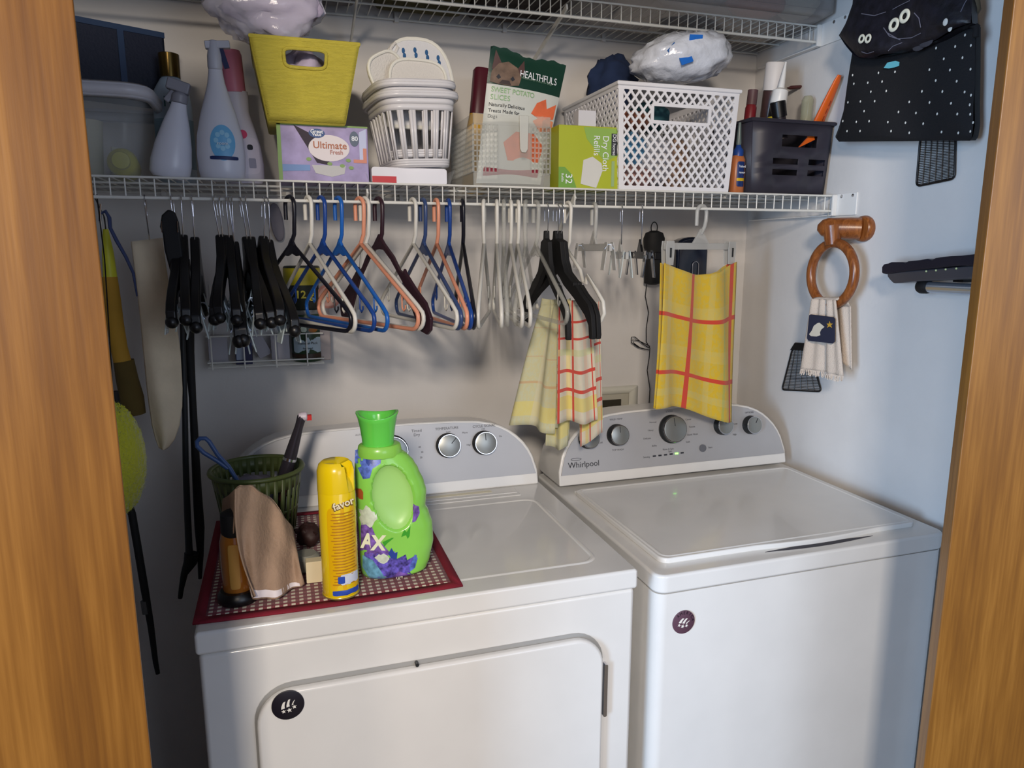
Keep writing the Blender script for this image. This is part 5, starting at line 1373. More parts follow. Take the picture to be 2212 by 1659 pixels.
def blob(cx, cy, rx, ry, n=14, wob=.25, seed=0):
    return [(cx+rx*(1+wob*math.sin(seed+k*2.4))*math.cos(2*PI*k/n), cy+ry*(1+wob*math.sin(seed*2+k*2.4))*math.sin(2*PI*k/n)) for k in range(n)]
FLM = mat('flower_print', (96, 84, 180), .35, vary=.75, vscale=130); FLB = mat('flower_blue', (88, 112, 196), .35, vary=.6, vscale=110); FLW = mat('flower_white', (204, 214, 196), .4, vary=.2, vscale=90)
FLP = mat('flower_violet', (124, 92, 176), .35, vary=.5, vscale=120); LT = mat('flower_teal', (104, 160, 190), .35, vary=.4, vscale=100); LFG = mat('leaf_print', (60, 160, 40), .4)
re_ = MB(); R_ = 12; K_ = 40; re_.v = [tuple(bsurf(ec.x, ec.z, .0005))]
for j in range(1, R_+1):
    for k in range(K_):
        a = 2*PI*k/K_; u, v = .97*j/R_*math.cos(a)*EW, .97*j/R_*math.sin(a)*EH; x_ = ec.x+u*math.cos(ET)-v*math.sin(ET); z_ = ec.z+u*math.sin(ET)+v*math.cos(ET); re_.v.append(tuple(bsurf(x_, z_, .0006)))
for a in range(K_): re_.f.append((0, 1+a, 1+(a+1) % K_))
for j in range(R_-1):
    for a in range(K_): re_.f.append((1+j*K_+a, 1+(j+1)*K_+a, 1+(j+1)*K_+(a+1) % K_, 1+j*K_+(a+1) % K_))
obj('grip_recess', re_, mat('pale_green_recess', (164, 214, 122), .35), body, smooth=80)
bpatch('flower', [(772, 985), (800, 978), (826, 990), (824, 1005), (806, 1016), (800, 1036), (786, 1040), (771, 1010)], FLB)
bpatch('flower', blob(800, 995, 9, 14, seed=2), mat('deep_blue_flower', (40, 66, 150), .4), .0010)
bpatch('flower', [(893, 1090), (906, 1096), (908, 1110), (898, 1126), (890, 1128), (893, 1108)], FLP)
bpatch('flower', blob(795, 1120, 17, 22, seed=1), FLW)
bpatch('flower', [(776, 1140), (800, 1130), (812, 1160), (836, 1186), (846, 1196), (812, 1206), (778, 1206)], FLP, .0006)
bpatch('flower_field', [(779, 1200), (815, 1196), (842, 1204), (852, 1188), (856, 1206), (876, 1196), (880, 1214), (900, 1198), (898, 1222), (884, 1232), (894, 1250), (876, 1259), (830, 1262), (795, 1256), (783, 1240)], FLM, .0006, 7)
bpatch('flower', [(786, 1208), (806, 1212), (822, 1232), (834, 1252), (826, 1262), (800, 1256), (786, 1236)], LT, .0012)
bpatch('flower', [(845, 1182), (852, 1194), (858, 1190), (856, 1206), (844, 1204), (838, 1194)], mat('deep_blue_flower', (40, 66, 150), .4), .0012)
bpatch('flower', [(884, 1222), (896, 1196), (902, 1206), (896, 1226), (884, 1234)], FLB, .0012)
bpatch('flower', [(846, 1246), (860, 1232), (888, 1240), (896, 1250), (878, 1260), (850, 1262)], FLP, .0012)
bpatch('flower', blob(826, 1206, 14, 10, seed=3), FLW, .0012)
bpatch('leaf', [(826, 1170), (846, 1160), (850, 1160), (836, 1172), (830, 1180)], LFG, .0012)
bpatch('leaf', [(866, 1158), (872, 1142), (878, 1148), (886, 1134), (884, 1156), (880, 1162), (876, 1154)], LFG, .0012)
bpatch('logo_panel', [(771, 1066), (782, 1062), (786, 1068), (786, 1084), (774, 1086)], mat('brick_print', (170, 84, 40), .5), .0008)
pa = at(792, 1170, y=YC-.04)
for ch, px_ in (('A', 795), ('X', 817)):
    q = at(px_, 1174, y=YC-.04); s_ = bsurf(q.x, q.z, .0018); text('letter', ch, .036, s_, mat('label_cream', (232, 234, 200), .5), body, rot=(PI/2, .10, -.35 if ch == 'A' else -.12), bold=.0014, sx=.82)
q = at(862, 1247, y=YC-.04); text('lettering', '104', .009, bsurf(q.x, q.z, .0022), mat('label_cream', (232, 234, 200), .5), body)
nb = at(820, 975, y=YC); cn = (prof[-1][1])-.002
zc0 = zt_b; zc1 = at(815, 958, y=YC).z; zc2 = at(815, 890, y=YC).z
obj('neck_collar', MB().lathe([(.037, zc0-.004), (.0375, zc0+.004), (.0355, zc1-.002), (.033, zc1)], 40, T(cn-.001, YC, 0), 1, .86), mat('lime_collar', (140, 206, 80), .3, coat=.3), t)
CG = mat('green_cap', (104, 216, 84), .2, coat=.4, alpha=.92)
b = MB(); N = 48; ringz = [(.0265, 0), (.027, .2), (.0295, .55), (.0335, .85), (.036, .97), (.0355, 1.0), (.032, .99), (.030, .9), (.024, .12), (.001, .10)]
for r, k in ringz:
    for i in range(N):
        a = 2*PI*i/N; wz = .004*math.cos(2*a+.4)*(1 if k > .8 else 0)
        b.v.append((cn-.003+r*math.cos(a), YC+r*.95*math.sin(a), zc1-.002+(zc2-zc1)*k+wz))
for j in range(len(ringz)-1):
    for i in range(N): b.f.append((j*N+i, j*N+(i+1) % N, (j+1)*N+(i+1) % N, (j+1)*N+i))
obj('measuring_cap', b, CG, t, smooth=60)

# ---- green slotted pot
gx_, gy_ = .088, .365; gh = at(556, 1012, y=gy_).z-ZM
t = thing('green_basket', 'round olive green slotted basket at the back of the placemat', 'basket', (gx_, gy_, ZM))
GP = mat('olive_plastic', (78, 90, 48), .4)
b = MB(); NR = 64
def gr_(z): return .064+.020*(z/gh)
for z0q, z1q in ((0, .10), (.42, .46), (.78, 1.0)):
    o_ = [Vector((gx_+gr_(z0q*gh)*math.cos(2*PI*k/NR), gy_+gr_(z0q*gh)*math.sin(2*PI*k/NR), ZM+z0q*gh)) for k in range(NR)]
    i_ = [Vector((gx_+gr_(z1q*gh)*math.cos(2*PI*k/NR), gy_+gr_(z1q*gh)*math.sin(2*PI*k/NR), ZM+z1q*gh)) for k in range(NR)]
    frustum_ring(b, o_, i_)
for k in range(0, NR, 2):
    vs = []
    for (z, kk) in ((0, k), (0, k+1), (gh, k+1), (gh, k)):
        a = 2*PI*kk/NR; vs.append((gx_+gr_(z)*math.cos(a), gy_+gr_(z)*math.sin(a), ZM+z))
    b.add(vs, [(0, 1, 2, 3)])
b.disc((gx_, gy_, ZM+.003), .064, 'z', 44, t=.002)
obj('basket_wall', b, GP, t, solid=.003)
obj('rim', MB().tube([(gx_+.0865*math.cos(2*PI*k/NR), gy_+.0865*math.sin(2*PI*k/NR), ZM+gh) for k in range(NR)], .0048, 8, closed=True), GP, t, smooth=80)
lump('grey_cloth', (gx_-.012, gy_, ZM+gh-.045), (.055, .055, .030), mat('grey_lilac', (112, 108, 120), .85), 'greyish cloth lying inside the olive green basket', 'cloth', .2, 31)
# scrub brush standing in it
a_, b_ = at(612, 1040, y=gy_-.02), at(652, 900, y=gy_-.02); d = b_-a_; L = d.length
M_ = T(*a_) @ d.to_track_quat('Z', 'Y').to_matrix().to_4x4()
t = thing('electric_brush', 'dark electric brush with white and red head standing in green basket', 'brush', tuple(a_))
obj('handle', MB().lathe([(.013, -.03), (.014, L*.15), (.0115, L*.5), (.008, L*.85), (.0085, L*.95), (.009, L), (.007, L+.004)], 20, M_), mat('gunmetal', (62, 58, 66), .25, metal=.5), t)
obj('silver_band', MB().lathe([(.0135, L*.33), (.0130, L*.37)], 20, M_, caps=False), CHROME, t)
obj('red_grip', MB().bar(M_ @ Vector((-.014, -.004, -.035)), M_ @ Vector((-.011, -.004, L*.12)), .012, .010, (0, 1, 0)), mat('brick_grip', (110, 50, 44), .5), t, bevel=.003)
c = at(658, 899, y=gy_-.02)
hd = obj('head', MB().lathe([(.007, -.006), (.009, 0), (.009, .008), (.007, .010)], 16, T(*b_) @ Matrix.Rotation(PI/2, 4, 'Y')), mat('brush_head_white', (196, 186, 196), .4), t)
obj('bristles', MB().box(c.x+.004, c.x+.013, c.y-.005, c.y+.005, c.z-.008, c.z+.002), mat('bristle_red', (196, 40, 40), .7), hd)
# blue looped handle
pts = [at(px, py, y=gy_-.03) for px, py in ((492, 1012), (470, 996), (440, 978), (426, 964), (425, 954), (432, 947), (444, 947), (452, 954), (470, 982), (494, 1008), (520, 1050))]
solo('blue_loop_handle', MB().tube(pts, .0042, 8), mat('dusk_blue', (62, 88, 136), .4), 'blue looped plastic handle sticking out left of the green basket', 'handle', smooth=80)
# ---- amber bottle standing on its black cap, tan cloth over it
ax, ay = .060, .088
t = thing('amber_bottle', 'amber bottle with black base under the tan cloth', 'bottle', (ax, ay, ZM))
M = T(ax, ay, ZM)
obj('black_base', MB().lathe([(.030, 0), (.0325, .003), (.0325, .012), (.027, .019)], 32, M), BLK, t)
obj('amber_body', MB().lathe([(.022, .018), (.0235, .022), (.0235, .10), (.020, .115), (.012, .125)], 32, M, 1, .85), mat('amber_glass', (150, 92, 34), .12, coat=.6), t)
obj('label', patch(M, -.002, .064, .016, .075, lambda z: .0236, .85, p=8), mat('label_ochre', (176, 130, 60), .5), t)
obj('black_top', MB().lathe([(.018, .112), (.020, .118), (.019, .148), (.012, .152)], 24, M), BLKM, t)
TAN = mat('tan_cloth', (158, 132, 110), .95, bump=.5, bscale=160, vary=.10, vscale=30); 
t = thing('tan_cloth', 'tan cloth draped over the amber bottle, front left of the placemat', 'cloth', (.11, .12, ZM))
tops = [(478, 1078), (500, 1055), (530, 1048), (565, 1064), (600, 1098), (622, 1125)]
bots = [(552, 1288), (545, 1296), (570, 1294), (605, 1282), (640, 1275), (658, 1264)]
def lerp_list(L, u):
    k = u*(len(L)-1); i = min(int(k), len(L)-2); f_ = k-i
    return (L[i][0]+(L[i+1][0]-L[i][0])*f_, L[i][1]+(L[i+1][1]-L[i][1])*f_)
def cl(u, v, back=0):
    tp_ = lerp_list([(508, 1058), (520, 1048), (545, 1050), (575, 1072), (606, 1102), (632, 1140)], u); bt = lerp_list(bots, u)
    pt_ = at(tp_[0], tp_[1], y=.062+.09*u); pb = at(bt[0], bt[1], y=.036+.057*u)
    if pb.z < ZM+.003: pb.z = ZM+.003
    p_ = pb.lerp(pt_, v)
    p_.y += -.006*math.sin(PI*v)+.010*math.sin(9*u+3*v)*(1-v*.5)*min(1, u*3)+.006*math.sin(19*u-5*v)*min(1, u*3); p_.x -= .010*math.sin(PI*v)*(1-u)**2
    return p_
obj('front_fold', MB().grid(cl, 30, 30), TAN, t, smooth=80, solid=.002)
def clb(u, v):
    p_ = cl(u, 1); q = Vector((p_.x+.004, .215+.02*u, ZM+.004)).lerp(p_, v); q.y += .02*math.sin(PI*v)+.006*math.sin(11*u); return q
obj('back_fold', MB().grid(clb, 30, 20), TAN, t, smooth=80, solid=.002)
def cls(u, v):
    a = at(510, 1058, y=.066).lerp(at(482, 1076, y=.15), u)
    b2 = at(500, 1250, y=.082).lerp(at(474, 1225, y=.13), u); b2.z = max(b2.z, ZM+.004)
    q = b2.lerp(a, v); q.y += .006*math.sin(8*v+4*u); return q
obj('left_fold', MB().grid(cls, 12, 20), TAN, t, smooth=80, solid=.002)
obj('white_corner', MB().grid(lambda u, v: cl(.05+.85*u, .02+.10*v*(1-.6*u))+Vector((0, -.0022, 0)), 24, 6), mat('white_cloth', (222, 214, 216), .9), t, smooth=80)
# ---- small things behind the can
c = at(665, 1180, z=ZM)
t = thing('dried_flower_head', 'dark brown leafy lump behind the yellow can', 'dried flower', (c.x, c.y, ZM))
DKB = mat('dark_brown_leaf', (48, 26, 24), .6)
lump('core', (c.x+.002, c.y, ZM+.022), (.022, .02, .022), DKB, '', '', .4, 41, parent=t, nu=18, nv=12)
for k in range(7):
    a = k*.9; M_ = T(c.x, c.y, ZM+.018) @ Matrix.Rotation(a, 4, 'Z') @ Matrix.Rotation(-.5-.2*(k % 3), 4, 'Y')
    obj('leaf', MB().prism([(0, -.005), (.018, -.007), (.032, 0), (.018, .008), (0, .005)], -.0008, .0008, M_), DKB, t)
c = at(682, 1262, z=ZM)
solo('cream_block', MB().prism(rrect(c.x-.0145, c.x+.0125, ZM, ZM+.038, .002, 3), c.y+.006, c.y+.026), mat('cream_soap', (226, 212, 176), .6), 'small cream block standing left of the yellow can', 'block', bevel=.001)
c = at(668, 1238, z=ZM)
solo('grey_disc', MB().lathe([(.020, 0), (.024, .004), (.024, .024), (.018, .030)], 24, T(c.x-.004, c.y+.020, ZM)), mat('grey_rubber', (140, 140, 130), .6), 'grey round knob behind the cream block', 'knob')

# ================================================================ wire rack of supplies on the back wall
YRK = YB-.085
rx0, rx1 = at(448, 775, y=YRK).x, at(700, 775, y=YRK).x; rzb = at(570, 790, y=YRK).z; rzt = at(680, 720, y=YRK).z
t = thing('wire_rack', 'small white wire rack on the back wall behind the hangers', 'rack', ((rx0+rx1)/2, YB, rzb))
b = MB()
for z in (rzb+.012, rzt): b.tube([(rx0, YB-.004, z), (rx0, YRK, z), (rx1, YRK, z), (rx1, YB-.004, z)], .0018, 6)
for k in range(4):
    x = rx0+.01+(rx1-rx0-.05)*k/3; b.tube([(x, YRK-.002, rzt+.002), (x, YRK-.002, rzb-.004), (x, YB-.004, rzb-.004), (x, YB-.004, rzt+.12)], .0018, 6)
for k in range(5):
    y = YRK+(YB-YRK)*k/4; b.tube([(rx0, y, rzb), (rx1, y, rzb)], .0016, 6)
obj('wire_basket', b, WWIRE, t)
def rk(px, y=None): return at(px, 740, y=y or YRK+.04).x
yj = YRK+.042; rj = (rk(697, yj)-rk(630, yj))/2; xj = (rk(697, yj)+rk(630, yj))/2; zj0 = rzb+.003; zj1 = at(664, 668, y=yj).z
t = thing('green_jar', 'dark green jar with white label and silver lid in the wire rack', 'jar', (xj, yj, zj0))
M = T(xj, yj, zj0); hj = zj1-zj0
obj('jar_body', MB().lathe([(rj-.003, 0), (rj, .004), (rj, hj*.90), (rj-.002, hj*.93)], 36, M), mat('jar_green', (44, 66, 44), .35), t)
obj('lid', MB().lathe([(rj, hj*.92), (rj+.001, hj*.94), (rj+.001, hj), (rj-.002, hj+.002)], 36, M), mat('silver_lid', (150, 154, 156), .3, metal=.7), t)
rjf = lambda z: rj
lb = obj('label', patch(M, 0, hj*.33, rj*1.75, hj*.30, rjf, 1, p=10), mat('jar_label', (178, 196, 206), .5), t)
text('lettering', 'National Pack', .0085, (xj, yj-rj-.002, zj0+hj*.37), INK, lb); text('lettering', 'for Seed', .007, (xj, yj-rj-.002, zj0+hj*.27), INK, lb)
obj('brown_band', MB().lathe([(rj+.0005, hj*.08), (rj+.0005, hj*.16)], 36, M, caps=False), mat('jar_brown', (60, 40, 26), .5), t)
obj('flower_print', patch(M, -.008, hj*.64, .014, .014, rjf, 1, p=3), FLW, lb); obj('orange_print', patch(M, .014, hj*.62, .022, .012, rjf, 1, p=2), mat('orange_print', (150, 96, 40), .5), lb)
# yellow and black can above on the jar
yk0, yk1 = rk(622, yj), rk(700, yj); zk0, zk1 = at(660, 662, y=yj).z, at(660, 576, y=yj).z
t = thing('black_yellow_tub', 'black and yellow tub marked 12 g standing on the green jar', 'tub', ((yk0+yk1)/2, yj, zj1+.002))
M = T((yk0+yk1)/2-.002, yj, zj1+.0025); rk_ = (yk1-yk0)/2; hk_ = zk1-zj1
obj('tub_body', MB().lathe([(rk_-.002, 0), (rk_, .003), (rk_, hk_*.97), (rk_-.003, hk_)], 36, M), mat('tub_black', (34, 40, 34), .4), t)
obj('yellow_band', MB().lathe([(rk_+.0006, hk_*.56), (rk_+.0006, hk_*.95)], 36, M, caps=False), mat('tub_yellow', (176, 164, 30), .4), t)
text('lettering', '12 g', .026, M @ Vector((.003, -rk_-.002, hk_*.34)), mat('tub_yellow_text', (190, 180, 50), .5), t, bold=.0006)
# peach and grey package
yp = YB-.045; x0p, x1p = at(683, 660, y=yp).x, at(757, 660, y=yp).x; z0p = rzb+.004; z1p = at(720, 610, y=yp).z
t = thing('peach_package', 'pale package with peach rings, right part of the wire rack', 'package', ((x0p+x1p)/2, yp, z0p))
obj('packet', MB().prism(rrect(x0p+.004, x0p+.030, z0p, z1p, .004, 3), yp-.02, yp+.02), mat('package_grey', (170, 160, 158), .5), t, bevel=.003)
for r_, rgb in ((.030, (196, 132, 116)), (.024, (206, 160, 146)), (.018, (168, 160, 160))):
    obj('ring_print', MB().disc((x0p+.030, yp-.021-.03/r_*.0006, (z1p+at(720, 668, y=yp).z)/2), r_, 'y', 32, 1, 1, t=.001), mat('ring_%d' % rgb[1], rgb, .5), t)
# white cards and dark blue box
xb_ = rk(527); t = thing('blue_white_box', 'small blue and white box with black bottom in the wire rack', 'box', (xb_, YRK+.03, rzb+.003))
zb0 = rzb+.003; hbx = at(527, 722, y=YRK+.03).z-zb0
obj('carton', MB().box(xb_-.020, xb_+.018, YRK+.015, YRK+.055, zb0, zb0+hbx), mat('dusk_navy', (34, 36, 76), .5), t, bevel=.001)
obj('pale_face', MB().box(xb_-.018, xb_-.002, YRK+.0140, YRK+.0152, zb0+.012, zb0+hbx*.86), mat('pale_blue_face', (150, 162, 182), .5), t)
for k, (px_, an, lb_) in enumerate(((470, 0, 'upright pale card at the left of the wire rack'), (562, -.45, 'pale card leaning in the middle of the wire rack'), (605, .0, 'pale grey box between the leaning card and the green jar'))):
    x_ = rk(px_)
    solo('pale_card', MB().box(-.022+.006*(k == 1), .022-.006*(k == 1), -.004-.010*(k == 2), .004+.010*(k == 2), 0, .066, T(x_+(0 if k != 1 else .012), YRK+.045, rzb+.006+(.012 if k == 1 else 0)) @ Matrix.Rotation(an, 4, 'Y')), mat('pale_card', (168, 166, 174), .7), lb_, 'card', bevel=.001)
c = at(598, 480, y=YB-.02)
solo('shoe_horn', MB().prism(superell(.030, .092, 28, 2.4, 0, 0), -.004, .004, T(c.x, YB-.016, c.z) @ Matrix.Rotation(-.12, 4, 'Y')), mat('lavender_grey', (120, 116, 128), .5), 'lavender grey scoop-shaped piece hanging on the wall behind the black hanger', 'scoop', bevel=.003)

# ================================================================ long things hanging at the left
YL = .56
# beige sleeve cover on a chrome hook
def leftpoly(rows, y): return [at(px, py, y=y) for px, py in rows]
t = thing('beige_cover', 'long beige cloth cover with rounded bottom hanging at the left', 'cover', tuple(at(340, 520, y=YL)))
Lr = [(284, 522, 351), (294, 600, 362), (303, 680, 378), (310, 760, 389), (317, 840, 393), (322, 880, 392), (328, 920, 386), (336, 950, 376), (344, 968, 362)]
def cov(u, v):
    k = (1-v)*(len(Lr)-1); i = min(int(k), len(Lr)-2); f_ = k-i
    l, py, r = [Lr[i][j]+(Lr[i+1][j]-Lr[i][j])*f_ for j in range(3)]
    p_ = at(l+(r-l)*u, py-8*u*(v > .98), y=YL); p_.y += -.012*math.sin(PI*u)+.004*math.sin(7*u+5*v); return p_
obj('front', MB().grid(cov, 20, 40), mat('beige_cotton', (226, 210, 182), .95, bump=.3, bscale=90, vary=.08, vscale=14), t, smooth=80, solid=.002)
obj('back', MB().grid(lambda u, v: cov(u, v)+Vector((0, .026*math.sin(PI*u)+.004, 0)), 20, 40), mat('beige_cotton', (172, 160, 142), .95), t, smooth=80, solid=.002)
obj('hook', MB().tube([(at(313, 440, y=YR).x-.0, YR+.016, ZR-.035), (at(313, 440, y=YR).x, YR+.014, ZR-.010), (at(313, 440, y=YR).x, YR, ZR+.0015), (at(315, 440, y=YR).x, YR-.012, ZR-.02), tuple(at(323, 518, y=YL-.01))], .0014, 6), CHROME, t, smooth=80)
# lint brush
Yb = .44
c0, c1 = at(372, 455, y=Yb), at(380, 640, y=Yb)
t = thing('lint_brush', 'wide dark navy lint brush hanging among the chrome hooks', 'brush', tuple(c0))
prb = [(352, 505), (346, 490), (350, 465), (364, 452), (378, 458), (386, 480), (392, 520), (397, 560), (397, 600), (396, 642), (380, 640), (372, 600), (364, 570), (356, 540)]
P_ = [at(px, py, y=Yb) for px, py in prb]
obj('paddle', MB().prism([(p_.x, p_.z) for p_ in P_], Yb-.008, Yb+.008), mat('navy_black', (7, 7, 11), .7), t, bevel=.004)
for px in (350, 384): obj('steel_clip', MB().tube([at(px-1, 478, y=Yb-.012), at(px, 502, y=Yb-.012)], .0012, 6), SPR, t)
# broom: yellow grip, brown-yellow fabric, strap
Yy = .60
t = thing('fabric_bundle', 'long narrow yellow and brown fabric bundle hanging beside the left door', 'bundle', tuple(at(228, 500, y=Yy)))
def seg(name, rows, y, m, par, e=.6):
    P = [(at((l+r)/2, py, y=y), (at(r, py, y=y)-at(l, py, y=y)).length/2) for l, py, r in rows]
    return obj(name, MB().tube([p_ for p_, r in P], [r for p_, r in P], 14), m, par, smooth=80)
seg('grip', [(222, 495, 234), (221, 520, 240), (220, 545, 246), (222, 600, 254)], Yy, mat('acid_yellow', (206, 204, 50), .5), t)
seg('yellow_cloth', [(220, 598, 254), (224, 650, 262), (230, 700, 268), (238, 750, 276), (244, 780, 284)], Yy, mat('ochre_cloth', (186, 140, 44), .8, vary=.15), t)
seg('brown_cloth', [(244, 778, 290), (250, 820, 300), (258, 860, 312), (270, 895, 316)], Yy+.01, mat('brown_cloth', (96, 78, 34), .9, vary=.2), t)
obj('hang_cord', MB().tube([at(228, 497, y=Yy), at(226, 470, y=.55), (at(226, 470, y=.55).x, YS, ZS-HS+.005), at(224, 466, y=.56), at(229, 497, y=Yy)], .0012, 6), BLK, t)
t2 = thing('blue_strap', 'dusty blue fabric strap running from the shelf to the beige cover', 'strap', tuple(at(218, 460, y=.52)))
P = [at(px, py, y=.53) for px, py in ((216, 478), (216, 462), (228, 456), (236, 470), (238, 492), (252, 520), (272, 555), (288, 590), (296, 640))]
obj('webbing', MB().tube(P, [.006, .007, .009, .010, .009, .010, .009, .008, .004], 8, flat=.35), mat('dusty_blue', (66, 78, 120), .8), t2, smooth=80)
obj('steel_hook', MB().tube([at(217, 440, y=.50), at(216, 470, y=.50), at(218, 492, y=.50)], .0014, 6), CHROME, t2)
# fuzzy yellow duster with black pole
Yd = .50
c = at(262, 990, y=Yd)
ay_, az_ = (at(320, 990, y=Yd)-at(262, 990, y=Yd)).length, (at(262, 872, y=Yd).z-at(262, 1112, y=Yd).z)/2
t = thing('yellow_duster', 'fuzzy yellow-green duster head on a black pole by the door', 'duster', (c.x-.01, Yd, c.z))
FZ = mat('fuzzy_yellow', (206, 204, 52), 1.0, sheen=.6, bump=1.0, bscale=240)
from mathutils import noise as _n
mb = MB(); nu_, nv_ = 120, 70
for i in range(nu_):
    for j in range(nv_+1):
        a = 2*PI*i/nu_; b_ = -PI/2+PI*max(.004, min(.996, j/nv_)); d = Vector((math.cos(a)*math.cos(b_), math.sin(a)*math.cos(b_), math.sin(b_)))
        k_ = 1+.045*_n.noise(d*22)+.05*(random.random()-.5); mb.v.append((c.x-.012+d.x*ay_*1.15*k_, Yd+d.y*ay_*k_, c.z+d.z*az_*k_))
for i in range(nu_):
    for j in range(nv_):
        a = i*(nv_+1)+j; b2 = ((i+1) % nu_)*(nv_+1)+j; mb.f.append((a, b2, b2+1, a+1))
obj('fluffy_head', mb, FZ, t, smooth=80)
hair = MB()
for k in range(1500):
    d = Vector((random.gauss(0, 1), random.gauss(0, 1), random.gauss(0, 1))).normalized()
    if d.y > .5: continue
    p0 = Vector((c.x-.012+d.x*ay_*1.13, Yd+d.y*ay_*.98, c.z+d.z*az_*.98)); p1 = p0+Vector((d.x, d.y, d.z*.9))*.008+Vector((random.uniform(-.002, .002), 0, random.uniform(-.002, .002)))
    s_ = d.cross(Vector((0, 0, 1))).normalized()*.0006 if abs(d.z) < .95 else Vector((.0006, 0, 0))
    hair.add([p0-s_, p0+s_, p1], [(0, 1, 2)])
tag(obj('fibres', hair, FZ, t, smooth=0), kind='stuff')
seg('pole', [(240, 845, 256), (244, 880, 262), (258, 1060, 276), (276, 1110, 294), (288, 1180, 306), (303, 1270, 321), (318, 1350, 333), (330, 1430, 342), (336, 1455, 346)], Yd+.02, BLKM, t)
obj('hang_cord', MB().tube([at(244, 850, y=Yd+.03), at(226, 560, y=Yd+.02), (at(214, 470, y=YS).x, YS, ZS-HS+.005)], .0012, 6), BLK, t)
obj('pole_collar', MB().tube([at(311, 1298, y=Yd+.018), at(315, 1325, y=Yd+.018)], .0072, 12), mat('grey_collar', (84, 84, 84), .5), t)
# grabber
Yg = .66
t = thing('reaching_grabber', 'long black grabber tool hanging between beige cover and dryer console', 'grabber tool', tuple(at(400, 600, y=Yg)))
seg('main_bar', [(384, 560, 410), (388, 640, 420), (398, 760, 420), (408, 860, 424), (412, 960, 430), (416, 1060, 436), (420, 1140, 442), (426, 1200, 440), (428, 1250, 436)], Yg, BLKM, t)
seg('side_bar', [(388, 700, 400), (390, 800, 404), (393, 900, 406), (394, 1000, 408), (397, 1100, 412), (400, 1180, 416), (400, 1215, 420)], Yg-.012, mat('slate_black', (26, 30, 34), .5), t)
seg('jaw', [(398, 1195, 430), (396, 1215, 426), (390, 1240, 406), (386, 1270, 398), (384, 1292, 394)], Yg-.01, BLKM, t)

# ================================================================ right wall
WR_ = wood('turned_wood', (96, 50, 20), (128, 72, 32), (156, 94, 46), 4, .3)
XW = XR
def atx(px, py, x): return at(px, py, x=x)
t = thing('wooden_towel_ring', 'varnished wooden towel ring with round backplate on the right wall', 'towel ring', tuple(atx(1860, 495, XW)))
c = atx(1862, 494, XW-.012)
M = T(XW, c.y, c.z) @ Matrix.Rotation(-PI/2, 4, 'Y')
obj('backplate', MB().lathe([(.030, 0), (.0315, .006), (.030, .014), (.026, .018)], 32, M), WR_, t)
a_ = Vector((XW-.016, c.y, c.z)); b_ = atx(1775, 492, XW-.085)
obj('arm', MB().tube([a_, a_.lerp(b_, .25), a_.lerp(b_, .6), a_.lerp(b_, .85), b_, b_+(b_-a_).normalized()*.010], [.026, .0265, .025, .024, .019, .007], 24), WR_, t, smooth=60)
rc0 = atx(1797, 592, XW-.070)
N = 48; ry_, rz_ = .074, .075
pts = [(rc0.x, rc0.y+ry_*math.cos(2*PI*k/N), rc0.z+rz_*math.sin(2*PI*k/N)) for k in range(N)]
obj('ring', MB().tube(pts, .0115, 14, closed=True), WR_, t, smooth=80)
obj('ring_neck', MB().tube([(rc0.x, rc0.y+.004, rc0.z+rz_-.004), (b_.x+.012, rc0.y+.010, b_.z+.004)], [.018, .022], 16), WR_, t, smooth=60)
# fingertip towel through the ring
t = thing('fingertip_towel', 'cream fringed fingertip towel with goose patch hanging in wooden ring', 'towel', (rc0.x, rc0.y-.0, rc0.z-.2))
CRT = mat('cream_terry', (206, 192, 178), .95, bump=.8, bscale=420); 
xt = rc0.x-.016
TLc, TRc, BLc, BRc = atx(1756, 645, xt), atx(1808, 648, xt), atx(1733, 795, xt), atx(1824, 812, xt)
def ftw(u, v):
    p_ = BLc.lerp(BRc, u).lerp(TLc.lerp(TRc, u), v); p_.x -= .007*math.sin(9*u+.6)*(1-.5*v)+.004*math.sin(21*u); return p_
obj('front_layer', MB().grid(ftw, 26, 26), CRT, t, smooth=80, solid=.003)
BL2, BR2 = atx(1812, 770, xt+.035), atx(1838, 800, xt+.035); TL2, TR2 = atx(1800, 665, xt+.035), atx(1836, 660, xt+.035)
obj('back_layer', MB().grid(lambda u, v: BL2.lerp(BR2, u).lerp(TL2.lerp(TR2, u), v)+Vector((.004*math.sin(9*u), 0, 0)), 16, 20), CRT, t, smooth=80, solid=.003)
obj('fold_over_ring', MB().grid(lambda u, v: TLc.lerp(TRc, u).lerp(TL2.lerp(TR2, u), v)+Vector((0, 0, .012*math.sin(PI*v))), 12, 8), CRT, t, smooth=80, solid=.003)
fr = MB()
for k in range(90):
    u = (k+.5)/90; p_ = ftw(u, 0); q = p_+Vector((random.uniform(-.003, .003), random.uniform(-.003, .003), -random.uniform(.010, .017)))
    fr.tube([p_, (p_+q)/2+Vector((random.uniform(-.002, .002), random.uniform(-.002, .002), 0)), q], .0011, 4)
tag(obj('fringe', fr, CRT, t, smooth=0), kind='stuff')
def onft(px, py, off): p_ = atx(px, py, xt-.008-off); return p_
pq = [onft(px, py, .006) for px, py in ((1749, 681), (1752, 679), (1800, 685), (1804, 689), (1803, 738), (1799, 742), (1747, 736), (1744, 730))]
def yzprism(P, x, th):   # outline in y-z at depth x
    mb = MB(); n = len(P); mb.v = [(x, p_.y, p_.z) for p_ in P]+[(x+th, p_.y, p_.z) for p_ in P]
    mb.f = [tuple(range(n)), tuple(range(2*n-1, n-1, -1))]+[(i, i+n, (i+1) % n+n, (i+1) % n) for i in range(n)]
    return mb
pt_ = obj('navy_patch', yzprism(pq, xt-.0155, .002), mat('navy_patch', (34, 38, 60), .8), t)
def pp(L, dx): return [onft(px, py, .008) for px, py in L]
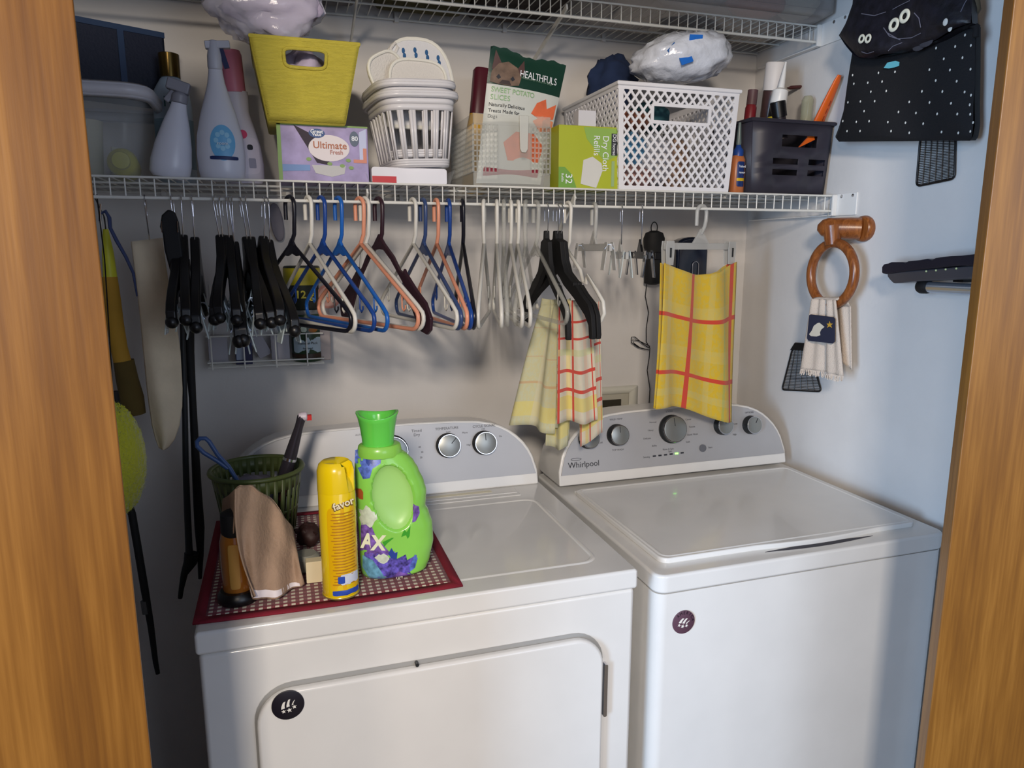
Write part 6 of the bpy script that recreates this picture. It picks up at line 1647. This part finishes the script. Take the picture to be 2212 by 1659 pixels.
obj('goose_shape', yzprism(pp([(1748, 722), (1754, 714), (1758, 704), (1766, 698), (1770, 697), (1775, 701), (1781, 706), (1774, 712), (1771, 718), (1772, 724), (1764, 727), (1752, 726)], 0), xt-.0165, .0008), mat('goose_white', (206, 200, 184), .8), pt_)
obj('star_shape', yzprism(pp([(1792, 694), (1794, 699), (1799, 699), (1795, 703), (1797, 708), (1792, 705), (1787, 708), (1789, 703), (1786, 699), (1791, 699)], 0), xt-.0165, .0008), mat('star_gold', (190, 150, 50), .8), pt_)
# thin chrome wire from the shelf end
P = [at(px, py, y=yy) for px, py, yy in ((1791, 440, YS), (1788, 470, .465), (1782, 520, .46), (1768, 562, .455), (1762, 600, .452), (1756, 650, .45))]
solo('thin_wire', MB().tube(P, .0008, 6), mat('thin_steel', (190, 190, 180), .3, metal=.8), 'thin steel wire hanging from the shelf end past the wooden ring', 'wire')
# fly swatters
def swatter(label, ol, x, cols, neck, rowsn=22):
    P = [atx(px, py, x) for px, py in ol]
    t = thing('fly_swatter', label, 'fly swatter', (x, sum(p_.y for p_ in P)/len(P), min(p_.z for p_ in P)))
    ty0, ty1, by0, by1 = [p_ for p_ in (P[0], P[1], P[3], P[2])]
    mb = MB()
    obj('outer_rim', MB().tube(round_path(P, .012), .0022, 8, closed=True), BLK, t, smooth=80)
    for k in range(1, cols):
        u = k/cols; mb.tube([P[0].lerp(P[1], u), P[3].lerp(P[2], u)], .0011, 4)
    obj('ribs', mb, BLK, t)
    mb = MB()
    for k in range(1, rowsn):
        v = k/rowsn; a_, b_ = P[0].lerp(P[3], v), P[1].lerp(P[2], v); mb.bar(a_, b_, .0016, .0012, (1, 0, 0))
    obj('mesh_bars', mb, BLK, t)
    if neck:
        Q = [atx(px, py, x) for px, py in neck]; obj('neck', yzprism(Q, x-.002, .005), BLK, t)
    return t
def round_path(P, r, n=5):
    out = []; m_ = len(P)
    for i in range(m_):
        a_, b_, c_ = P[i-1], P[i], P[(i+1) % m_]
        d1 = (a_-b_).normalized()*min(r, (a_-b_).length*.45); d2 = (c_-b_).normalized()*min(r, (c_-b_).length*.45)
        for k in range(n+1):
            s_ = k/n; out.append((b_+d1)*(1-s_)**2+b_*2*s_*(1-s_)+(b_+d2)*s_*s_)
    return out
swatter('black fly swatter head hanging beneath the black polka-dot bag', [(1988, 296), (2064, 296), (2062, 386), (1979, 403)], XW-.006, 6, None, 28)
swatter('black fly swatter behind the fringed towel, lower on the right wall', [(1712, 752), (1748, 752), (1774, 846), (1689, 842)], XW-.006, 6, [(1708, 756), (1718, 740), (1752, 742), (1752, 758)], 28)
# polka-dot bag and owl bag
XB_ = XW-.075
def soft_panel(t, name, rows, x, m, bul, nu=28, nv=28, ripple=.004):
    """rows: (left px, left py, right px, right py) from top to bottom"""
    def f(u, v):
        k = (1-v)*(len(rows)-1); i = min(int(k), len(rows)-2); q = k-i; r = [rows[i][j]+(rows[i+1][j]-rows[i][j])*q for j in range(4)]
        p_ = atx(r[0]+(r[2]-r[0])*u, r[1]+(r[3]-r[1])*u, x)
        return p_+Vector((-bul*(math.sin(PI*u)**.5)*(math.sin(PI*min(1, .04+v*.96))**.4)+ripple*math.sin(9*u+6*v), 0, 0))
    obj(name, MB().grid(f, nu, nv), m, t, smooth=80)
    def g_(u, v):
        p_ = f(u, v); p_.x = x+ (.026 if 0 < u < 1 and 0 < v < 1 else 0)*1.0; return p_
    obj(name+'_back', MB().grid(g_, nu, nv), m, t, smooth=80)
    return f
DOTB = mat('black_canvas', (16, 16, 20), .85, bump=.3, bscale=300)
t = thing('polka_dot_bag', 'black tote bag with small white dots hanging on the right wall', 'bag', tuple(atx(1970, 180, XB_)))
rows_b = [(1846, 92, 2106, 42), (1838, 150, 2106, 102), (1830, 200, 2106, 162), (1822, 240, 2105, 220), (1812, 275, 2106, 270), (1804, 296, 2102, 294), (1812, 306, 2094, 304)]
fb = soft_panel(t, 'front_panel', rows_b, XB_+.012, DOTB, .022)
WD = mat('white_dot', (206, 206, 200), .8)
dots = [(u, v) for u, v in []]
dp = [(2023, 104), (2064, 101), (2098, 98), (2039, 127), (2080, 125), (2008, 151), (2053, 151), (2097, 150), (2022, 174), (2067, 175), (1992, 197), (2036, 198), (2084, 199), (1965, 220), (2008, 221), (2055, 223), (1941, 242), (1979, 244), (2025, 246), (2068, 246), (1918, 264), (1956, 265), (1995, 267), (1898, 157), (1934, 155), (1906, 176), (1875, 179), (1882, 198), (1915, 197), (1890, 219), (1859, 219), (1832, 221), (1867, 240), (1878, 262), (1821, 262), (1850, 263), (1830, 283), (1858, 283), (1925, 283), (1965, 287), (2034, 285), (2071, 287), (2096, 284), (2102, 265), (2097, 247), (2096, 226), (2085, 76), (1842, 162), (1845, 181), (2098, 206)]
def find(f, px, py):
    """the point of the panel seen at a pixel"""
    best = None; 
    for i in range(41):
        for j in range(41):
            p_ = f(i/40, j/40); d = p_-CAM; w = d.dot(fw); e = (W_PX/2+F_PX*d.dot(rt)/w-px)**2+(H_PX/2-F_PX*d.dot(up)/w-py)**2
            if best is None or e < best[0]: best = (e, i/40, j/40)
    _, u0, v0 = best
    for s_ in (.0125, .006, .003):
        for _q in range(2):
            for du in (-1, 0, 1):
                for dv in (-1, 0, 1):
                    u1, v1 = min(1, max(0, u0+du*s_)), min(1, max(0, v0+dv*s_)); p_ = f(u1, v1); d = p_-CAM; w = d.dot(fw); e = (W_PX/2+F_PX*d.dot(rt)/w-px)**2+(H_PX/2-F_PX*d.dot(up)/w-py)**2
                    if e < best[0]: best = (e, u1, v1)
            _, u0, v0 = best
    return f(best[1], best[2])
dm = MB()
for px, py in dp:
    p_ = find(fb, px, py); dm.sphere(p_+Vector((-.0008, 0, 0)), .0025, 8, 5, (.4, .85, 1.1))
obj('printed_dots', dm, WD, t)
tl_ = [find(fb, px, py)+Vector((-.003, 0, 0)) for px, py in ((1914, 147), (1922, 136), (1938, 132), (1945, 134), (1944, 142), (1936, 146), (1924, 148))]
obj('teal_tag', yzprism(tl_, sum(p_.x for p_ in tl_)/7-.002, .001), mat('teal_tag', (96, 176, 190), .7), t)
obj('strap_tab', MB().tube([atx(2086, 54, XB_), atx(2098, 52, XB_), atx(2110, 58, XB_), atx(2108, 80, XB_)], .006, 8), DOTB, t, smooth=80)
OWLB = mat('black_owl_print', (18, 17, 26), .5, bump=.6, bscale=50, vary=.6, vscale=60)
t = thing('owl_print_bag', 'black bag with owl-eye print hanging over the polka-dot bag', 'bag', tuple(atx(1960, 40, XB_-.02)))
rows_o = [(1856, -120, 2096, -140), (1850, -40, 2098, -60), (1846, 10, 2095, -6), (1830, 50, 2098, 20), (1812, 76, 2100, 50), (1826, 98, 2066, 62), (1842, 117, 2030, 84), (1850, 124, 2000, 98), (1880, 126, 1960, 112)]
fo = soft_panel(t, 'front_panel', rows_o, XB_-.022, OWLB, .026, ripple=.006)
EYE = mat('eye_cream', (200, 200, 184), .7)
def eye(px, py, R):
    p_ = find(fo, px, py)+Vector((-.0035, 0, 0))
    ring_ = [(p_.x, p_.y+R*math.cos(2*PI*k/20), p_.z+R*1.0*math.sin(2*PI*k/20)) for k in range(20)]
    e = obj('owl_eye', MB().tube(ring_, R*.42, 8, closed=True, flat=.5), EYE, t, smooth=80)
    obj('pupil', MB().sphere(p_+Vector((-.0005, 0, 0)), R*.42, 10, 6, (.4, 1, 1)), BLK, e)
for px, py, R in ((1957, 35, .0098), (1934, 54, .0098), (1864, 84, .0068), (1878, 84, .0068)): eye(px, py, R)
for px, py, r_ in ((2044, 48, .007), (2054, 62, .006)):
    obj('white_print', MB().sphere(find(fo, px, py)+Vector((-.002, 0, 0)), r_, 10, 6, (.3, .8, 1)), WD, t)
SCR = mat('grey_print', (96, 96, 110), .7)
for pts_ in ([(1916, 70), (1940, 84), (1970, 82), (1990, 72)], [(1920, 110), (1930, 100), (1950, 92)], [(1930, 20), (1944, 12), (1966, 2)], [(1990, 60), (1986, 40), (1976, 28)], [(1862, 30), (1890, 34), (1914, 26)], [(2076, 26), (2084, 8), (2092, -4)], [(1862, 112), (1874, 116), (1888, 112)], [(1910, 60), (1922, 78), (1946, 86)]):
    obj('print_line', MB().tube([find(fo, px, py)+Vector((-.0014, 0, 0)) for px, py in pts_], .0009, 5), SCR, t)
for px, py in ((2000, 92), (1985, 100)):
    obj('feather_print', MB().sphere(find(fo, px, py)+Vector((.001, 0, 0)), .012, 10, 6, (.2, 1.4, .7)), mat('feather_grey', (54, 54, 62), .8), t)
obj('strap', MB().tube([atx(2098, -60, XB_-.02), atx(2108, -10, XB_), atx(2112, 20, XB_+.01), atx(2100, 40, XB_)], .006, 8), mat('brown_strap', (70, 62, 46), .8), t, smooth=80)
# handheld vacuum head / squeegee on the wall
xg = XW-.05
t = thing('vacuum_floor_head', 'black vacuum floor head with steel tube mounted on the right wall', 'vacuum head', tuple(atx(2020, 590, xg)))
up_ = [(1931, 590), (1931, 576), (1936, 570), (1944, 569), (1951, 566), (1976, 566), (1982, 568), (1988, 564), (2010, 562), (2030, 559), (2040, 562), (2048, 557), (2080, 553), (2106, 552), (2140, 548), (2140, 575), (2100, 574), (1990, 585), (1940, 592)]
P = [atx(px, py, xg) for px, py in up_]
obj('upper_shell', yzprism(P, xg-.035, .078), mat('vac_navy', (18, 18, 34), .5), t, bevel=.003)
lo_ = [(1940, 588), (1990, 584), (2140, 572), (2140, 600), (2010, 607), (1970, 611), (1952, 612), (1944, 604), (1938, 596)]
P = [atx(px, py, xg) for px, py in lo_]
obj('lower_shell', yzprism(P, xg-.030, .068), mat('vac_grey', (72, 72, 80), .3, metal=.3), t, bevel=.004)
for px, py in ((2001, 586), (2022, 584), (2043, 582), (2066, 580)): obj('stud', MB().sphere(atx(px, py, xg-.031), .0022, 8, 5), mat('pale_stud', (196, 206, 150), .4), t)
a_, b_ = atx(1986, 619, xg-.004), atx(2008, 619, xg-.004)
obj('tube_cap', MB().tube([a_, a_.lerp(b_, .2), a_.lerp(b_, .8), b_], [.0125, .0150, .0150, .0125], 20), BLKM, t, smooth=50)
obj('steel_tube', MB().tube([atx(2006, 620, xg-.004), atx(2150, 628, xg-.004)], .0115, 20), mat('steel_tube', (176, 186, 200), .2, metal=.8), t, smooth=60)
obj('wall_bracket', MB().box(xg+.025, XW, atx(2050, 600, xg).y-.012, atx(2050, 600, xg).y+.012, atx(2050, 610, xg).z, atx(2050, 570, xg).z), BLK, t)

# ================================================================ on the upper shelf
ZU2 = ZU+.003
x0u, x1u = .86, XR-.012
t = thing('clear_storage_box', 'large clear storage box of pink and cream things on the upper shelf', 'box', ((x0u+x1u)/2, .64, ZU2))
b = MB(); prev = None
for e, z in ((-.02, ZU2), (0, ZU2+.012), (.004, ZU2+.19)):
    r = [Vector((x, y, z)) for x, y in rrect(x0u-e, x1u+min(e, 0), .50-e, .80+min(e, 0), .03)]
    if prev: frustum_ring(b, prev, r)
    else:
        k = len(b.v); b.v += [tuple(p_) for p_ in r]; b.f.append(tuple(range(k, k+len(r))))
    prev = r
obj('tub', b, mat('cloudy_plastic', (190, 186, 184), .2, alpha=.38), t, solid=.0016)
for px, y, sc, rgb, lb_ in ((1640, .56, (.085, .05, .045), (196, 124, 104), 'salmon pink cloth in the clear box on the upper shelf'), (1745, .55, (.06, .05, .05), (206, 200, 180), 'cream cloth at the right of the clear box on the upper shelf'), (1500, .57, (.09, .06, .04), (120, 126, 128), 'grey cloth in the clear box on the upper shelf'), (1370, .60, (.07, .06, .04), (70, 66, 68), 'dark cloth at the left of the clear box on the upper shelf')):
    p_ = at(px, 20, y=y); lump('stored_cloth', (min(p_.x, x1u-.07), y+.02, ZU2+.006+sc[2]*.96), sc, mat('stored_%d' % px, rgb, .8, vary=.2), lb_, 'cloth', .18, px, nu=20, nv=12)
for x0, x1, y0, y1, h, rgb, lb_ in ((.40, .62, .60, .81, .10, (74, 70, 40), 'olive brown folded bag on the upper shelf above the yellow basket'), (.63, .84, .59, .81, .12, (58, 50, 48), 'dark folded blanket in the middle of the upper shelf')):
    solo('folded_textile', MB().box(x0, x1, y0, y1, ZU2, ZU2+h), mat('textile_%d' % rgb[0], rgb, .95, bump=.5, bscale=60, vary=.2, vscale=20), lb_, 'textile', bevel=.02, seg=3)
solo('folded_textile', MB().box(-.40, .36, .68, .81, ZU2, ZU2+.09), mat('textile_grey', (120, 118, 122), .95, bump=.5, bscale=60, vary=.2, vscale=20), 'long grey folded sheet at the back left of the upper shelf', 'textile', bevel=.02, seg=3)
